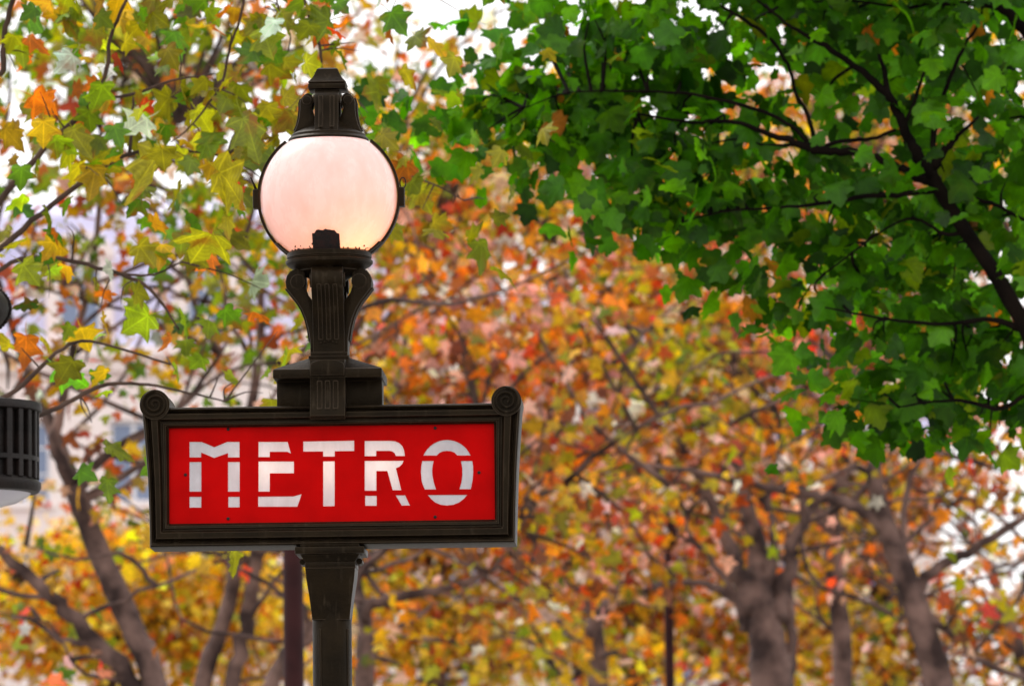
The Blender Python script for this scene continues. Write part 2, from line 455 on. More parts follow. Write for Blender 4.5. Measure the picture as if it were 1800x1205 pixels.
    for i in range(2):
        bm = bmesh.new(); xx = W * (.12 + .72 * i)
        box_bm(bm, xx, xx + .7, 3.5, 7.5, zr + h1 + .3, zr + h1 + 2.4, .03); box_bm(bm, xx - .08, xx + .78, 3.42, 7.58, zr + h1 + 2.402, zr + h1 + 2.55, .02)
        ch = link('chimney', from_bm('chimney', bm), BRICK, root)
        for k in range(5):
            pb = bmesh.new(); b = bmesh.new(); lathe_bm(b, [(.13, 0), (.13, .5), (.16, .5), (.16, .6), (.1, .6)], 10)
            join(pb, b, Matrix.Translation((xx + .35, 3.9 + k * .8, zr + h1 + 2.552)))
            link('chimney_pot', from_bm('chimney_pot', pb), BRICK, ch)
    return root

house('apartment_house', 'pink stone apartment house with lavender zinc mansard roof seen through branches', -420, 700, 150, 17.9, FACADE, 6, 3.2, 5)
house('apartment_house', 'cream stone apartment house almost hidden behind the orange trees', 712, 1640, 152, 15.6, FACADE2, 5, 3.3, 4)

# ------------------------------------------------------------------ the totem with lamp and sign
ax0 = P(581.8, 831, D_SIGN)
YAW = math.radians(-2.0)
totem = empty('metro_sign_post', (ax0.x, D_SIGN, PAVE_Z), YAW)
tag(totem, 'dark iron metro lamp post with pale globe over a red METRO sign', 'sign post')
bpy.context.view_layer.update()
TM = Matrix.Translation(totem.location) @ Matrix.Rotation(YAW, 4, 'Z')
TI = TM.inverted()
def L(u, v, yl=0.0):
    """pixel -> totem's own frame on its plane y = yl"""
    a = TI @ CAM
    d = (TI.to_3x3() @ (fwd + RIGHT * ((u - 900) / F_PX) + UP * ((602.5 - v) / F_PX)))
    p = a + d * ((yl - a.y) / d.y)
    return p
S = 1 / 690.0
def Z(v, r=0.0):           # height of pixel row v on the axis (r: how far in front of the axis)
    return L(582 - 12 * (831 - v) / 1075, v, -r).z

# shaft and foot (below the frame of the picture)
bm = bmesh.new()
zs0 = Z(1085)
seg = 16
prof = [(.155, 0.0), (.155, .10), (.14, .115), (.14, .42), (.125, .45), (.10, .50), (.085, .56), (.08, .62), (.062, .66), (.056, .72), (.0515, 1.0), (.0500, zs0 - .02), (.0495, zs0 + .05)]
lathe_bm(bm, prof, 40)
link('shaft', from_bm('shaft', bm, 35), IRON, totem)
bm = bmesh.new()
for k in range(4):         # slim raised fillets on the shaft
    a = math.pi / 4 + k * math.pi / 2
    b = bmesh.new(); box_bm(b, -.004, .004, -.0525, -.046, .75, zs0 - .03, .0015)
    join(bm, b, Matrix.Rotation(a + .2, 4, 'Z'))
link('shaft_fillet', from_bm('shaft_fillet', bm), IRON, totem)
# capital under the sign: square block tapering into the shaft, with slabs on top
bm = bmesh.new()
hw = [(1090, 33), (1075, 34.5), (1050, 37.5), (1020, 42), (1000, 44)]
loft_bm(bm, [(w * S, w * S, Z(v)) for v, w in hw])
link('capital', from_bm('capital', bm, 25), IRON, totem)
bm = bmesh.new()
frustum_bm(bm, 44.5 * S, 44.5 * S, Z(999.5), 44.5 * S, 44.5 * S, Z(990), .002)
frustum_bm(bm, 44 * S, 44 * S, Z(989.5), 52 * S, 50 * S, Z(977), .001)
frustum_bm(bm, 61 * S, 58 * S, Z(976.5), 61 * S, 58 * S, Z(964), .003)
frustum_bm(bm, 52 * S, 54 * S, Z(963.5), 52 * S, 54 * S, Z(956.5), .003)
link('capital_slab', from_bm('capital_slab', bm, 40), IRON, totem)
for sx in (-1, 1):
    bm = bmesh.new()
    b = bmesh.new(); lathe_bm(b, [(5.5 * S, -.03), (5.5 * S, .03)], 14)
    join(bm, b, Matrix.Translation((sx * 50 * S, 0, Z(988))) @ Matrix.Rotation(math.pi / 2, 4, 'X'))
    link('capital_scroll', from_bm('capital_scroll', bm, 40), IRON, totem)

# --- sign box
sign = empty('sign_box'); sign.parent = totem
HD = .085
def XZ(u, v): 
    p = L(u, v, -HD); return p.x, p.z
xl, xr = (XZ(295.5, 831)[0], XZ(868.7, 831)[0])
zt, zb = XZ(581, 746.2)[1], XZ(581, 915)[1]
ztt, zbb = XZ(581, 711)[1], XZ(581, 957)[1]
def side(pts): return [XZ(u, v) for u, v in pts]
left_out = side([(248, 712), (251, 745), (255, 790), (259, 840), (261, 890), (262, 925), (262.5, 960)])
right_out = side([(916, 706), (914, 735), (911, 780), (908.5, 830), (907, 880), (906, 918), (905.5, 953.5)])
left_out[0] = (left_out[0][0], ztt); left_out[-1] = (left_out[-1][0], zbb)
right_out[0] = (right_out[0][0], ztt); right_out[-1] = (right_out[-1][0], zbb)
nS = len(left_out)
def inner_side(x, out):
    zz = [o[1] for o in out]; k = (zt - zb) / (zz[0] - zz[-1])
    return [(x, zb + (z - zz[-1]) * k) for z in zz]
loop_o = left_out + right_out[::-1]
loop_i = inner_side(xl, left_out) + inner_side(xr, right_out)[::-1]
profile = [(0, 0), (0, -.80), (.03, -.90), (.10, -.95), (.20, -.90), (.25, -.80), (.30, -.86), (.36, -1.0), (.60, -1.0), (.66, -.93), (.70, -.80), (.76, -.80), (.80, -.88), (.90, -.86), (.96, -.78), (1, -.74), (1, -.52)]
V, Fc = [], []
nL = len(loop_o)
prof2 = [(t, d) for t, d in profile[::-1]] + [(t, -d) for t, d in profile[1:]]
for t, d in prof2:
    for (ox, oz), (ix, iz) in zip(loop_o, loop_i):
        V.append((ox + (ix - ox) * t, d * HD, oz + (iz - oz) * t))
for r in range(len(prof2) - 1):
    for k in range(nL):
        k2 = (k + 1) % nL
        Fc.append((r * nL + k, r * nL + k2, (r + 1) * nL + k2, (r + 1) * nL + k))
me = mesh('frame', V, Fc)
bm = bmesh.new(); bm.from_mesh(me)
frame = link('frame', from_bm('frame', bm, 28), IRON, sign)
# scrolls on the top corners
def scroll(cu, cv, rad, sgn):
    x, z = XZ(cu, cv); R_ = rad * S
    b = bmesh.new(); bb = bmesh.new()
    lathe_bm(bb, [(R_ * .80, -HD * 1.02), (R_ * .84, -HD * 1.05), (R_, -HD * 1.05), (R_, HD * 1.05), (R_ * .84, HD * 1.05), (R_ * .80, HD * 1.02)], 36)
    join(b, bb, Matrix.Translation((x, 0, z)) @ Matrix.Rotation(math.pi / 2, 4, 'X'))
    o = link('scroll', from_bm('scroll', b, 35), IRON, frame)
    for sy in (-1, 1):
        bag = Bag(); pts, rr = [], []
        for k in range(54):
            a = k / 53 * 2.4 * 2 * math.pi
            q = R_ * (.90 - .78 * k / 53)
            ang = math.pi * .5 + sgn * a
            pts.append(Vector((x + q * math.cos(ang), sy * HD * 1.06, z + q * math.sin(ang)))); rr.append(R_ * .105 * (1 - .25 * k / 53))
        bag.add(*tube(pts, rr, 8))
        link('spiral', mesh('spiral', bag.v, bag.f, True), IRON, frame)
scroll(272, 711, 26.5, 1); scroll(890, 704.5, 26.5, -1)

# --- red plate with the stencilled letters cut out of it
k1 = 350 / 1318.0
def z3(pts): return [(230 + k1 * x, 660 + k1 * y) for x, y in pts]
def z4(pts): return [(560 + k1 * x, 660 + k1 * y) for x, y in pts]
def rect(x0, y0, x1, y1): return [(x0, y0), (x1, y0), (x1, y1), (x0, y1)]
def arc(cx, cy, rx, ry, a0, a1, n=14):
    return [(cx + rx * math.cos(math.radians(a0 + (a1 - a0) * k / n)), cy - ry * math.sin(math.radians(a0 + (a1 - a0) * k / n))) for k in range(n + 1)]
LETTERS = {
 'M': [z3([(388,437),(468,437),(553,472),(638,437),(720,437),(720,540),(643,540),(643,512),(553,544),(466,508),(466,540),(388,540)]),
       z3(rect(388,570,467,766)), z3(rect(643,570,721,766)), z3(rect(388,800,467,872)), z3(rect(645,800,721,870))],
 'E': [z3([(845,437),(1038,437),(1060,514),(1035,503),(920,503),(920,538),(845,538)]),
       z3([(845,567),(1080,567),(1080,645),(920,645),(920,766),(845,766)]),
       z3([(843,799),(1075,797),(1131,782),(1103,866),(842,866)])],
 'T': [[(533,775.5),(622.7,774),(622.7,792.2),(588.5,792.6),(588.5,801.8),(568,802),(568,793),(533,793.3)],
       [(568,810.3),(588.4,810),(588.4,889),(568,889.4)]],
 'R': [z4([(305,431),(470,430)] + [(505,433),(533,444),(554,464),(566,492),(572,531)] + [(512,531),(503,512),(488,501),(470,497),(382,497),(382,532),(305,532)]),
       z4([(305,563),(563,562),(556,580),(538,600),(512,612),(548,757),(490,757),(455,630),(383,630),(383,760),(305,760)]),
       z4(rect(308,793,385,860)), z4([(510,790),(573,790),(605,858),(550,858)])],
 'O': [z4(arc(850, 600, 172, 176, 155.7, 24.3, 16) + [(918,527),(900,508),(875,499),(850,497),(823,500),(800,510),(782,528)]),
       z4([(685,563),(679,600),(677,640),(681,690),(691,725),(703,752),(778,752),(763,705),(754,660),(752,625),(756,590),(763,563)]),
       z4([(942,563),(1018,563),(1023,600),(1024,640),(1020,690),(1008,750),(932,750),(945,705),(951,660),(951,610)]),
       z4([(722,788),(985,787),(962,814),(930,838),(893,853),(850,858),(808,853),(772,838),(745,815)])],
}
YP = -HD * .60
def flat_mesh(name, loops, extrude, yl, flip=1):
    cu = bpy.data.curves.new(name, 'CURVE'); cu.dimensions = '2D'; cu.fill_mode = 'BOTH'; cu.extrude = extrude
    for lp in loops:
        sp = cu.splines.new('POLY'); sp.points.add(len(lp) - 1)
        for i, (x, z) in enumerate(lp): sp.points[i].co = (x, z, 0, 1)
        sp.use_cyclic_u = True
    ob = bpy.data.objects.new(name, cu); COL.objects.link(ob)
    bpy.context.view_layer.update()
    me = bpy.data.meshes.new_from_object(ob.evaluated_get(bpy.context.evaluated_depsgraph_get()))
    bpy.data.objects.remove(ob); bpy.data.curves.remove(cu)
    me.transform(Matrix(((flip, 0, 0, 0), (0, 0, -flip, yl), (0, 1, 0, 0), (0, 0, 0, 1))))
    me.name = name
    return me
def LZ(lp): return [(L(u, v, YP).x, L(u, v, YP).z) for u, v in lp]
e = .004
plate = [(xl - e, zb - e), (xr + e, zb - e), (xr + e, zt + e), (xl - e, zt + e)]
loops = [plate] + [LZ(p) for ps in LETTERS.values() for p in ps]
xc = (xl + xr) / 2
rp = link('red_plate', flat_mesh('red_plate', loops, .0012, YP), RED, sign)
for ch, ps in LETTERS.items():
    o = link('letter', flat_mesh('letter', [LZ(p) for p in ps], 0.0, YP + .0004), LETTER, rp)
    o['label'] = 'white stencil letter ' + ch
# the other face carries the same plate and letters
def back(lp): return [(2 * xc - x, z) for x, z in lp]
bp_ = flat_mesh('red_plate', loops, .0012, YP); bp_.transform(Matrix.Translation((xc, 0, 0)) @ Matrix.Rotation(math.pi, 4, 'Z') @ Matrix.Translation((-xc, 0, 0)))
rb = link('red_plate', bp_, RED, sign)
for ch, ps in LETTERS.items():
    m_ = flat_mesh('letter', [LZ(p) for p in ps], 0.0, YP + .0004); m_.transform(Matrix.Translation((xc, 0, 0)) @ Matrix.Rotation(math.pi, 4, 'Z') @ Matrix.Translation((-xc, 0, 0)))
    link('letter', m_, LETTER, rb)['label'] = 'white stencil letter ' + ch
# screws
sb = bmesh.new(); lathe_bm(sb, [(.0042, 0), (.004, .002), (.002, .0028)], 12)
sm = from_bm('screw', sb)
for (u, v) in ((401, 754), (401, 911), (326, 834), (765, 752), (765, 908), (842, 830)):
    p = L(u, v, YP - .0013)
    o = link('screw', sm, IRON_DULL, rp); o.location = p; o.rotation_euler = (math.pi / 2, 0, 0)
# tubes inside the box shining through the letters
for k in range(3):
    ld = bpy.data.lights.new('sign_tube', 'POINT'); ld.energy = .2; ld.shadow_soft_size = .03; ld.color = (1.0, .80, .62)
    lo = bpy.data.objects.new('sign_tube', ld); COL.objects.link(lo); lo.parent = sign
    lo.location = (xc + (-.17 + k * .15), 0.01, Z(825))

# --- block and saddle above the sign
bm = bmesh.new()
hd2 = .088
box_bm(bm, -93 * S, 93 * S, -.035, .035, Z(716), Z(671), .001)
box_bm(bm, -96 * S, 96 * S, -.115, .115, Z(671.5), Z(655.5), .003)
link('saddle_block', from_bm('saddle_block', bm, 40), IRON, totem)
bm = bmesh.new()
frustum_bm(bm, 95 * S, .110, Z(655), 37 * S, .05, Z(633), .001)
link('saddle_top', from_bm('saddle_top', bm, 40), IRON, totem)
# front console hooking over the frame, three flutes
for sy in (1, -1):
    bm = bmesh.new()
    pr = [(.06, Z(636)), (.112, Z(640)), (.118, Z(655)), (.112, Z(672)), (.104, Z(690)), (.108, Z(715)), (.120, Z(728)), (.122, Z(738)), (.112, Z(744)), (.10, Z(742)), (.05, Z(735))]
    rot = Matrix.Rotation(-math.pi / 2 if sy == 1 else math.pi / 2, 4, 'Z')
    prism_bm(bm, pr, -31 * S, 31 * S, .002, rot)
    for k in (-1, 0, 1):
        pr2 = [(.08, Z(677)), (.1135, Z(677)), (.1085, Z(690)), (.112, Z(715)), (.122, Z(726)), (.08, Z(726))]
        prism_bm(bm, pr2, (k * 14 - 4) * S, (k * 14 + 4) * S, .0015, rot)
    link('saddle_console', from_bm('saddle_console', bm, 40), IRON, totem)
# small domed cap where the console meets the slab
bm = bmesh.new()
out = [(-30 * S, Z(668))] + [(30 * S * -math.cos(math.pi * k / 10), Z(650) + 10 * S * math.sin(math.pi * k / 10)) for k in range(11)] + [(30 * S, Z(668))]
prism_bm(bm, out, -.124, -.08, .002)
link('console_cap', from_bm('console_cap', bm, 40), IRON, totem)

# --- neck: collar, core and four scrolled consoles
bm = bmesh.new()
box_bm(bm, -36 * S, 36 * S, -36 * S, 36 * S, Z(634), Z(628), .002)
box_bm(bm, -33 * S, 33 * S, -33 * S, 33 * S, Z(627.7), Z(622), .002)
link('collar', from_bm('collar', bm, 40), IRON, totem)
bm = bmesh.new()
lathe_bm(bm, [(20 * S, Z(622)), (20 * S, Z(520)), (21 * S, Z(500)), (38 * S, Z(488)), (58 * S, Z(478)), (58 * S, Z(470))], 32)
link('neck_core', from_bm('neck_core', bm, 40), IRON, totem)
def console(profile_o, profile_i, circ, half, flutes, fl_range, name):
    """radial bracket: outline in (r, v) px, extruded sideways"""
    for k in range(4):
        bm = bmesh.new()
        rot = Matrix.Rotation(-math.pi / 2 + k * math.pi / 2, 4, 'Z')
        outl = [(r * S, Z(v)) for v, r in profile_o] + [(r * S, Z(v)) for v, r in profile_i]
        prism_bm(bm, outl, -half * S, half * S, .0025, rot)
        for fx in flutes:
            ro = [(r, v) for v, r in profile_o if fl_range[0] <= v <= fl_range[1]]
            pts = [((r + 3.6) * S, Z(v)) for r, v in ro] + [((r - 4) * S, Z(v)) for r, v in ro[::-1]]
            prism_bm(bm, pts, (fx - 3.4) * S, (fx + 3.4) * S, .0012, rot)
        if circ:
            cr, cv, rr = circ
            for s in (-1, 1):
                b = bmesh.new(); lathe_bm(b, [(rr * .62 * S, 0), (rr * .58 * S, .004), (rr * .2 * S, .005)], 20)
                b2 = bmesh.new(); join(b2, b, Matrix.Translation((cr * S, s * half * S, Z(cv))) @ Matrix.Rotation(-s * math.pi / 2, 4, 'X'))
                join(bm, b2, rot)
        link(name, from_bm(name, bm, 40), IRON, totem)
neck_o = [(622, 33), (600, 33.5), (580, 36.5), (562, 41), (546, 47.5), (532, 56), (519, 66.5), (508, 75), (497, 76.5), (487, 74), (479, 68), (474.5, 58)]
neck_i = [(474.5, 44), (483, 42), (495, 41), (507, 42), (518, 38), (530, 29), (545, 20), (570, 16), (622, 14)]
console(neck_o, neck_i, (54, 498, 22), 28, (-14, 0, 14), (500, 612), 'neck_console')
# little beads along the foot of the front console
bb = bmesh.new(); bmesh.ops.create_icosphere(bb, subdivisions=2, radius=.0028); bmev = from_bm('bead', bb, 60)
for k in range(5):
    o = link('bead', bmev, IRON, totem); o.location = ((-14 + 7 * k) * S, -34.5 * S, Z(606 - 1.5 * (2 - abs(k - 2))))
# gallery ring carrying the globe
bm = bmesh.new()
lathe_bm(bm, [(60 * S, Z(476)), (64 * S, Z(473)), (73 * S, Z(468)), (77 * S, Z(464)), (77.5 * S, Z(460)), (74 * S, Z(457.5)), (73 * S, Z(456)), (75 * S, Z(454)), (75 * S, Z(446)), (72 * S, Z(444)), (66 * S, Z(444))], 64)
link('gallery_ring', from_bm('gallery_ring', bm, 35), IRON, totem)

# --- globe
gc = Vector((0, 0, Z(346.5))); GR = 121.5 * S
bm = bmesh.new()
bmesh.ops.create_uvsphere(bm, u_segments=64, v_segments=40, radius=GR)
cut = [v for v in bm.verts if v.co.z < -GR * .84 or v.co.z > GR * .86]
bmesh.ops.delete(bm, geom=cut, context='VERTS')
bmesh.ops.translate(bm, vec=gc, verts=bm.verts)
globe = link('globe', from_bm('globe', bm, 80), OPAL, totem)
globe['label'] = 'pale pink opal glass globe glowing warm towards its foot'
ld = bpy.data.lights.new('lamp_bulb', 'POINT'); ld.energy = 1.25; ld.shadow_soft_size = .05; ld.color = (1.0, .36, .12)
lo = bpy.data.objects.new('lamp_bulb', ld); COL.objects.link(lo); lo.parent = totem; lo.location = gc + Vector((.045, -.04, -.085))
# hoop strapped round the globe, with hinge and latch
pts = [gc + Vector((math.cos(a) * GR * 1.022, 0, math.sin(a) * GR * 1.022)) for a in [math.radians(-130 + 3 - 0 + k * 0) for k in ()]]
for sgn, nm in ((1, 'globe_strap'), (-1, 'globe_strap')):
    b = bmesh.new(); prev = None
    n = 40
    for k in range(n + 1):
        a = math.radians(-55 + 108 * k / n)
        ring = []
        for dr, dy in ((1.006, -.014), (1.046, -.014), (1.046, .014), (1.006, .014)):
            ring.append(b.verts.new((sgn * math.cos(a) * GR * dr, dy, gc.z + math.sin(a) * GR * dr)))
        if prev:
            for i in range(4): b.faces.new((prev[i], prev[(i + 1) % 4], ring[(i + 1) % 4], ring[i]))
        else: b.faces.new(ring[::-1])
        prev = ring
    b.faces.new(prev)
    st = link(nm, from_bm(nm, b), IRON, totem)
    bm = bmesh.new()
    x_ = sgn * GR * 1.06
    box_bm(bm, x_ - .0085, x_ + .0085, -.016, .016, gc.z - .028, gc.z + .022, .003)
    link('hinge' if sgn > 0 else 'latch', from_bm('hinge', bm), IRON, st)
    if sgn > 0:
        pts = [Vector((x_ + .004 + .0075 * math.cos(a), 0, gc.z + .034 + .014 * math.sin(a))) for a in [2 * math.pi * k / 16 for k in range(17)]]
        V, Fc = tube(pts, [.0016] * 17, 6)
        link('hinge_pin_loop', mesh('hinge_pin_loop', V, Fc, True), IRON, st)
    else:
        pts = [Vector((x_, 0, gc.z + .02)), Vector((x_ - .006, 0, gc.z + .035)), Vector((x_ - .015, 0, gc.z + .055))]
        V, Fc = tube(pts, [.004, .003, .002], 6)
        link('latch_tongue', mesh('latch_tongue', V, Fc, True), IRON, st)
# rusted clips holding the globe's foot
def clip(ang, wpx, v_top, ragged):
    b = bmesh.new()
    n, mrows = 12, 5
    grid = {}
    half = wpx / 2 * S
    for i in range(n + 1):
        x = -half + 2 * half * i / n
        ztop = Z(v_top) + (random.uniform(-.004, .001) if ragged else 0) - (.010 if ragged and (i < 2 or i > n - 2) else 0)
        zbot = Z(446)
        for j in range(mrows + 1):
            z = zbot + (ztop - zbot) * j / mrows
            dz = z - gc.z
            rr = math.sqrt(max((GR * 1.012) ** 2 - dz * dz - x * x, 1e-6))
            for s, add in enumerate((0.0, .008)):
                grid[i, j, s] = b.verts.new((x, -(rr + add), z))
    for i in range(n):
        for j in range(mrows):
            for s in (0, 1):
                f = [grid[i, j, s], grid[i + 1, j, s], grid[i + 1, j + 1, s], grid[i, j + 1, s]]
                b.faces.new(f if s else f[::-1])
    for i in range(n):
        for j in (0, mrows):
            b.faces.new((grid[i, j, 0], grid[i + 1, j, 0], grid[i + 1, j, 1], grid[i, j, 1]))
    for j in range(mrows):
        for i in (0, n):
            b.faces.new((grid[i, j, 0], grid[i, j + 1, 0], grid[i, j + 1, 1], grid[i, j, 1]))
    bm = bmesh.new(); join(bm, b, Matrix.Rotation(ang, 4, 'Z'))
    link('globe_clip', from_bm('globe_clip', bm, 50), RUST if ragged else IRON, totem)
clip(0.0, 48, 415, True); clip(math.pi / 2, 44, 428, False); clip(-math.pi / 2, 44, 428, False); clip(math.pi, 50, 411, True)
# crumbs of rust along the seat of the globe
bag = Bag()
for k in range(90):
    a = random.uniform(0, 2 * math.pi); zz = Z(443.5 - random.random() ** 2 * 7); rr = math.sqrt(GR ** 2 - (zz - gc.z) ** 2) * 1.004
    c = Vector((rr * math.cos(a), rr * math.sin(a), zz)); s_ = random.uniform(.001, .003)
    bag.add(*tube([c + Vector((0, 0, -s_)), c + Vector((0, 0, s_))], [s_, s_ * .6], 5))
tag(link('rust_crust', mesh('rust_crust', bag.v, bag.f), RUST, totem), kind='stuff')

# --- crown of the lamp
bm = bmesh.new()
lathe_bm(bm, [(66 * S, Z(252)), (71 * S, Z(250.5)), (71.5 * S, Z(246)), (69 * S, Z(243)), (66.5 * S, Z(242)), (66 * S, Z(238)), (62 * S, Z(235)), (52 * S, Z(230)), (40 * S, Z(224)), (28 * S, Z(214)), (18 * S, Z(200)), (15 * S, Z(180)), (15 * S, Z(160))], 64)
link('crown_bell', from_bm('crown_bell', bm, 35), IRON, totem)
cr_o = [(239, 63), (231, 58), (221, 53.5), (208, 50.5), (195, 49), (183, 49), (175, 46.5), (169, 41), (166, 35)]
cr_i = [(169, 28), (177, 24.5), (186, 26), (192, 28), (200, 26), (210, 22), (222, 17), (239, 14)]
console(cr_o, cr_i, (36.5, 179, 13), 21, (-10, 10), (172, 234), 'crown_console')
bm = bmesh.new()
frustum_bm(bm, 22 * S, 22 * S, Z(168), 22 * S, 22 * S, Z(160.5))
frustum_bm(bm, 33.5 * S, 33.5 * S, Z(160), 33.5 * S, 33.5 * S, Z(151.5), .002)
frustum_bm(bm, 31 * S, 31 * S, Z(151), 33.5 * S, 33.5 * S, Z(148.5))
loft_bm(bm, [(w * S, w * S, Z(v)) for v, w in ((148, 33), (142, 27.5), (135, 23), (124, 18.5), (121.5, 14))])
link('crown_cap', from_bm('crown_cap', bm, 30), IRON, totem)

# ------------------------------------------------------------------ street lantern cut by the picture's edge
LD = 19.0
lc = P(-48, 790, LD)
lant = empty('street_lantern', (lc.x - .75, LD, PAVE_Z)); tag(lant, 'dark hanging street lantern with slotted drum and pale glass bowl, cut by the edge', 'street lantern')
SL = LD / F_PX
def zl(v): return P(-48, v, LD).z - PAVE_Z
ox = .75
def at_x(bm_):
    bmesh.ops.translate(bm_, vec=(ox, 0, 0), verts=bm_.verts); return bm_
bm = bmesh.new()
lathe_bm(bm, [(112 * SL, zl(727)), (122 * SL, zl(724)), (123 * SL, zl(716)), (120 * SL, zl(710)), (100 * SL, zl(707)), (60 * SL, zl(703)), (40 * SL, zl(690)), (30 * SL, zl(640)), (30 * SL, zl(625))], 48)
link('drum_lid', from_bm('drum_lid', at_x(bm), 35), IRON_DULL, lant)
bm = bmesh.new(); lathe_bm(bm, [(106 * SL, zl(846)), (106 * SL, zl(726))], 48); link('drum_liner', from_bm('drum_liner', at_x(bm), 35), IRON_DULL, lant)
bm = bmesh.new(); lathe_bm(bm, [(100 * SL, zl(868)), (116 * SL, zl(866)), (121 * SL, zl(858)), (121 * SL, zl(850)), (113 * SL, zl(842)), (100 * SL, zl(842))], 48)
link('drum_rim', from_bm('drum_rim', at_x(bm), 35), IRON_DULL, lant)
bm = bmesh.new(); lathe_bm(bm, [(108 * SL, zl(815)), (118 * SL, zl(813)), (118 * SL, zl(805)), (108 * SL, zl(803))], 48); link('drum_band', from_bm('drum_band', at_x(bm), 35), IRON_DULL, lant)
bb = bmesh.new(); box_bm(bb, -.010, .010, -.02, .0, zl(844), zl(724), .003); barm = from_bm('drum_bar', bb)
for k in range(28):
    a = 2 * math.pi * k / 28
    o = link('drum_bar', barm, IRON_DULL, lant); o.location = (ox + math.sin(a) * 106 * SL, -math.cos(a) * 106 * SL, 0); o.rotation_euler = (0, 0, a)
bm = bmesh.new(); lathe_bm(bm, [(2 * SL, zl(896)), (40 * SL, zl(893)), (78 * SL, zl(884)), (98 * SL, zl(872)), (104 * SL, zl(866))], 48, False)
m, t, b = new_mat('lantern_glass'); b.inputs['Base Color'].default_value = (.55, .53, .6, 1); b.inputs['Roughness'].default_value = .15
link('glass_bowl', from_bm('glass_bowl', at_x(bm), 50), m, lant)
bm = bmesh.new()
prof = [(118 * SL * math.cos(a), zl(543) + 62 * SL * math.sin(a)) for a in [math.radians(-78 + 13 * k) for k in range(13)]]
lathe_bm(bm, [(34 * SL, zl(630))] + prof, 48)
hood = bmesh.new(); join(hood, bm, Matrix.Translation((-52 * SL, 0, 0)))
hd_o = link('ball_hood', from_bm('ball_hood', at_x(hood), 50), IRON_DULL, lant)
bead = bmesh.new(); bmesh.ops.create_icosphere(bead, subdivisions=1, radius=.007); bdm = from_bm('hood_bead', bead)
for k in range(30):
    a = math.radians(-70 + 140 * k / 29)
    o = link('hood_bead', bdm, IRON_DULL, hd_o)
    o.location = (ox - 52 * SL + 119 * SL * math.cos(a), 0, zl(543) + 63 * SL * math.sin(a))
pts, rr = smooth_path([(ox, 0, zl(640)), (ox - .12, 0, zl(545)), (ox - .1, 0, zl(470)), (.45, 0, zl(400)), (.1, 0, zl(430)), (0, 0, zl(560))], [.03] * 6, 8)
link('arm', mesh('arm', *tube(pts, rr, 12), True), IRON_DULL, lant)
bm = bmesh.new(); lathe_bm(bm, [(.16, 0), (.16, .3), (.12, .36), (.09, .5), (.06, .6), (.05, zl(520)), (.07, zl(515)), (.07, zl(490)), (.02, zl(470))], 32)
link('post', from_bm('post', bm, 35), IRON_DULL, lant)

# ------------------------------------------------------------------ far street poles
def pole(name, label, u_bot, u_top, v_top, y, wpx, z0, finial):
    p0, p1 = P(u_bot, 1205, y), P(u_top, v_top, y)
    r = wpx / 2 * y / F_PX
    root = empty(name, (p1.x, y, z0)); tag(root, label, 'pole')
    h = p1.z - z0
    bm = bmesh.new(); lathe_bm(bm, [(r * 2, 0), (r * 2, .5), (r * 1.5, .6), (r * 1.05, .75), (r, 1.2), (r * .96, h)], 20)
    link('post', from_bm('post', bm, 35), MAROON, root)
    bm = bmesh.new(); lathe_bm(bm, [(r * 1.15, h), (r * 1.25, h + r), (r * 1.0, h + 1.6 * r), (r * .35, h + 2.2 * r), (r * .5, h + 3 * r), (r * .1, h + 4 * r)] if not finial else
                                   [(r * 1.1, h), (r * 1.6, h + .05), (r * .8, h + .12), (r * .6, h + .2), (r * 1.7, h + .26), (r * 1.9, h + .34), (r * 1.2, h + .42), (r * .2, h + .5)], 20)
    link('finial', from_bm('finial', bm, 35), MAROON, root)
    return root
pole('street_pole', 'thick maroon pole standing behind the metro post below its sign', 515, 514, 800, 30, 37, 0, False)
pole('street_pole', 'thin dark maroon pole with knobbed top among orange trees', 1176, 1175, 1012, 48, 18, 0, True)

# ------------------------------------------------------------------ leaves
def leaf_base(detail, variant):
    rv = np.random.default_rng(variant)
    if detail:
        half = [(.12, -.10), (.30, -.09), (.43, -.03), (.37, .09), (.30, .16), (.45, .25), (.60, .40), (.43, .42), (.31, .43), (.20, .47), (.23, .60), (.17, .70), (.10, .80)]
    else:
        half = [(.34, -.10), (.26, .16), (.57, .40), (.20, .46), (.19, .68)]
    tip = (0, .98 if detail else .95)
    out = [(0, 0)] + half + [tip] + [(-x, y) for x, y in half[::-1]]
    out = np.array(out) * (1 + rv.normal(0, .05, (len(out), 1)))
    if detail:
        dd = np.hypot(out[:, 0], out[:, 1] - .14); kk = (.47 / np.maximum(dd, .1)) ** .16
        out = np.column_stack([out[:, 0] * kk, .14 + (out[:, 1] - .14) * kk])
    v2 = np.vstack([[(0, .14)], out])
    d = np.hypot(v2[:, 0], v2[:, 1] - .14)
    bend, cup = rv.uniform(.1, .55), rv.uniform(-.35, .45)
    z = -bend * np.maximum(v2[:, 1], 0) ** 2 + cup * v2[:, 0] ** 2 - .1 * d + rv.normal(0, .03, len(v2))
    z[0] += .03
    V = np.column_stack([v2, z])
    n = len(out)
    Fc = np.array([(0, 1 + i, 1 + (i + 1) % n) for i in range(n)])
    edge = np.clip(d / .8, 0, 1)
    if detail:                                  # the stalk
        k0 = len(V); q = rv.uniform(-.12, .12)
        V = np.vstack([V, [(-.014, .02, z[1]), (.014, .02, z[1]), (q + .01, -.3, .06), (q - .01, -.3, .06), (q * 2, -.5, .16)]])
        Fc = np.vstack([Fc, [(k0, k0 + 2, k0 + 1), (k0, k0 + 3, k0 + 2), (k0 + 3, k0 + 4, k0 + 2)]])
        edge = np.concatenate([edge, np.full(5, 1.0)])
    return V, Fc, edge

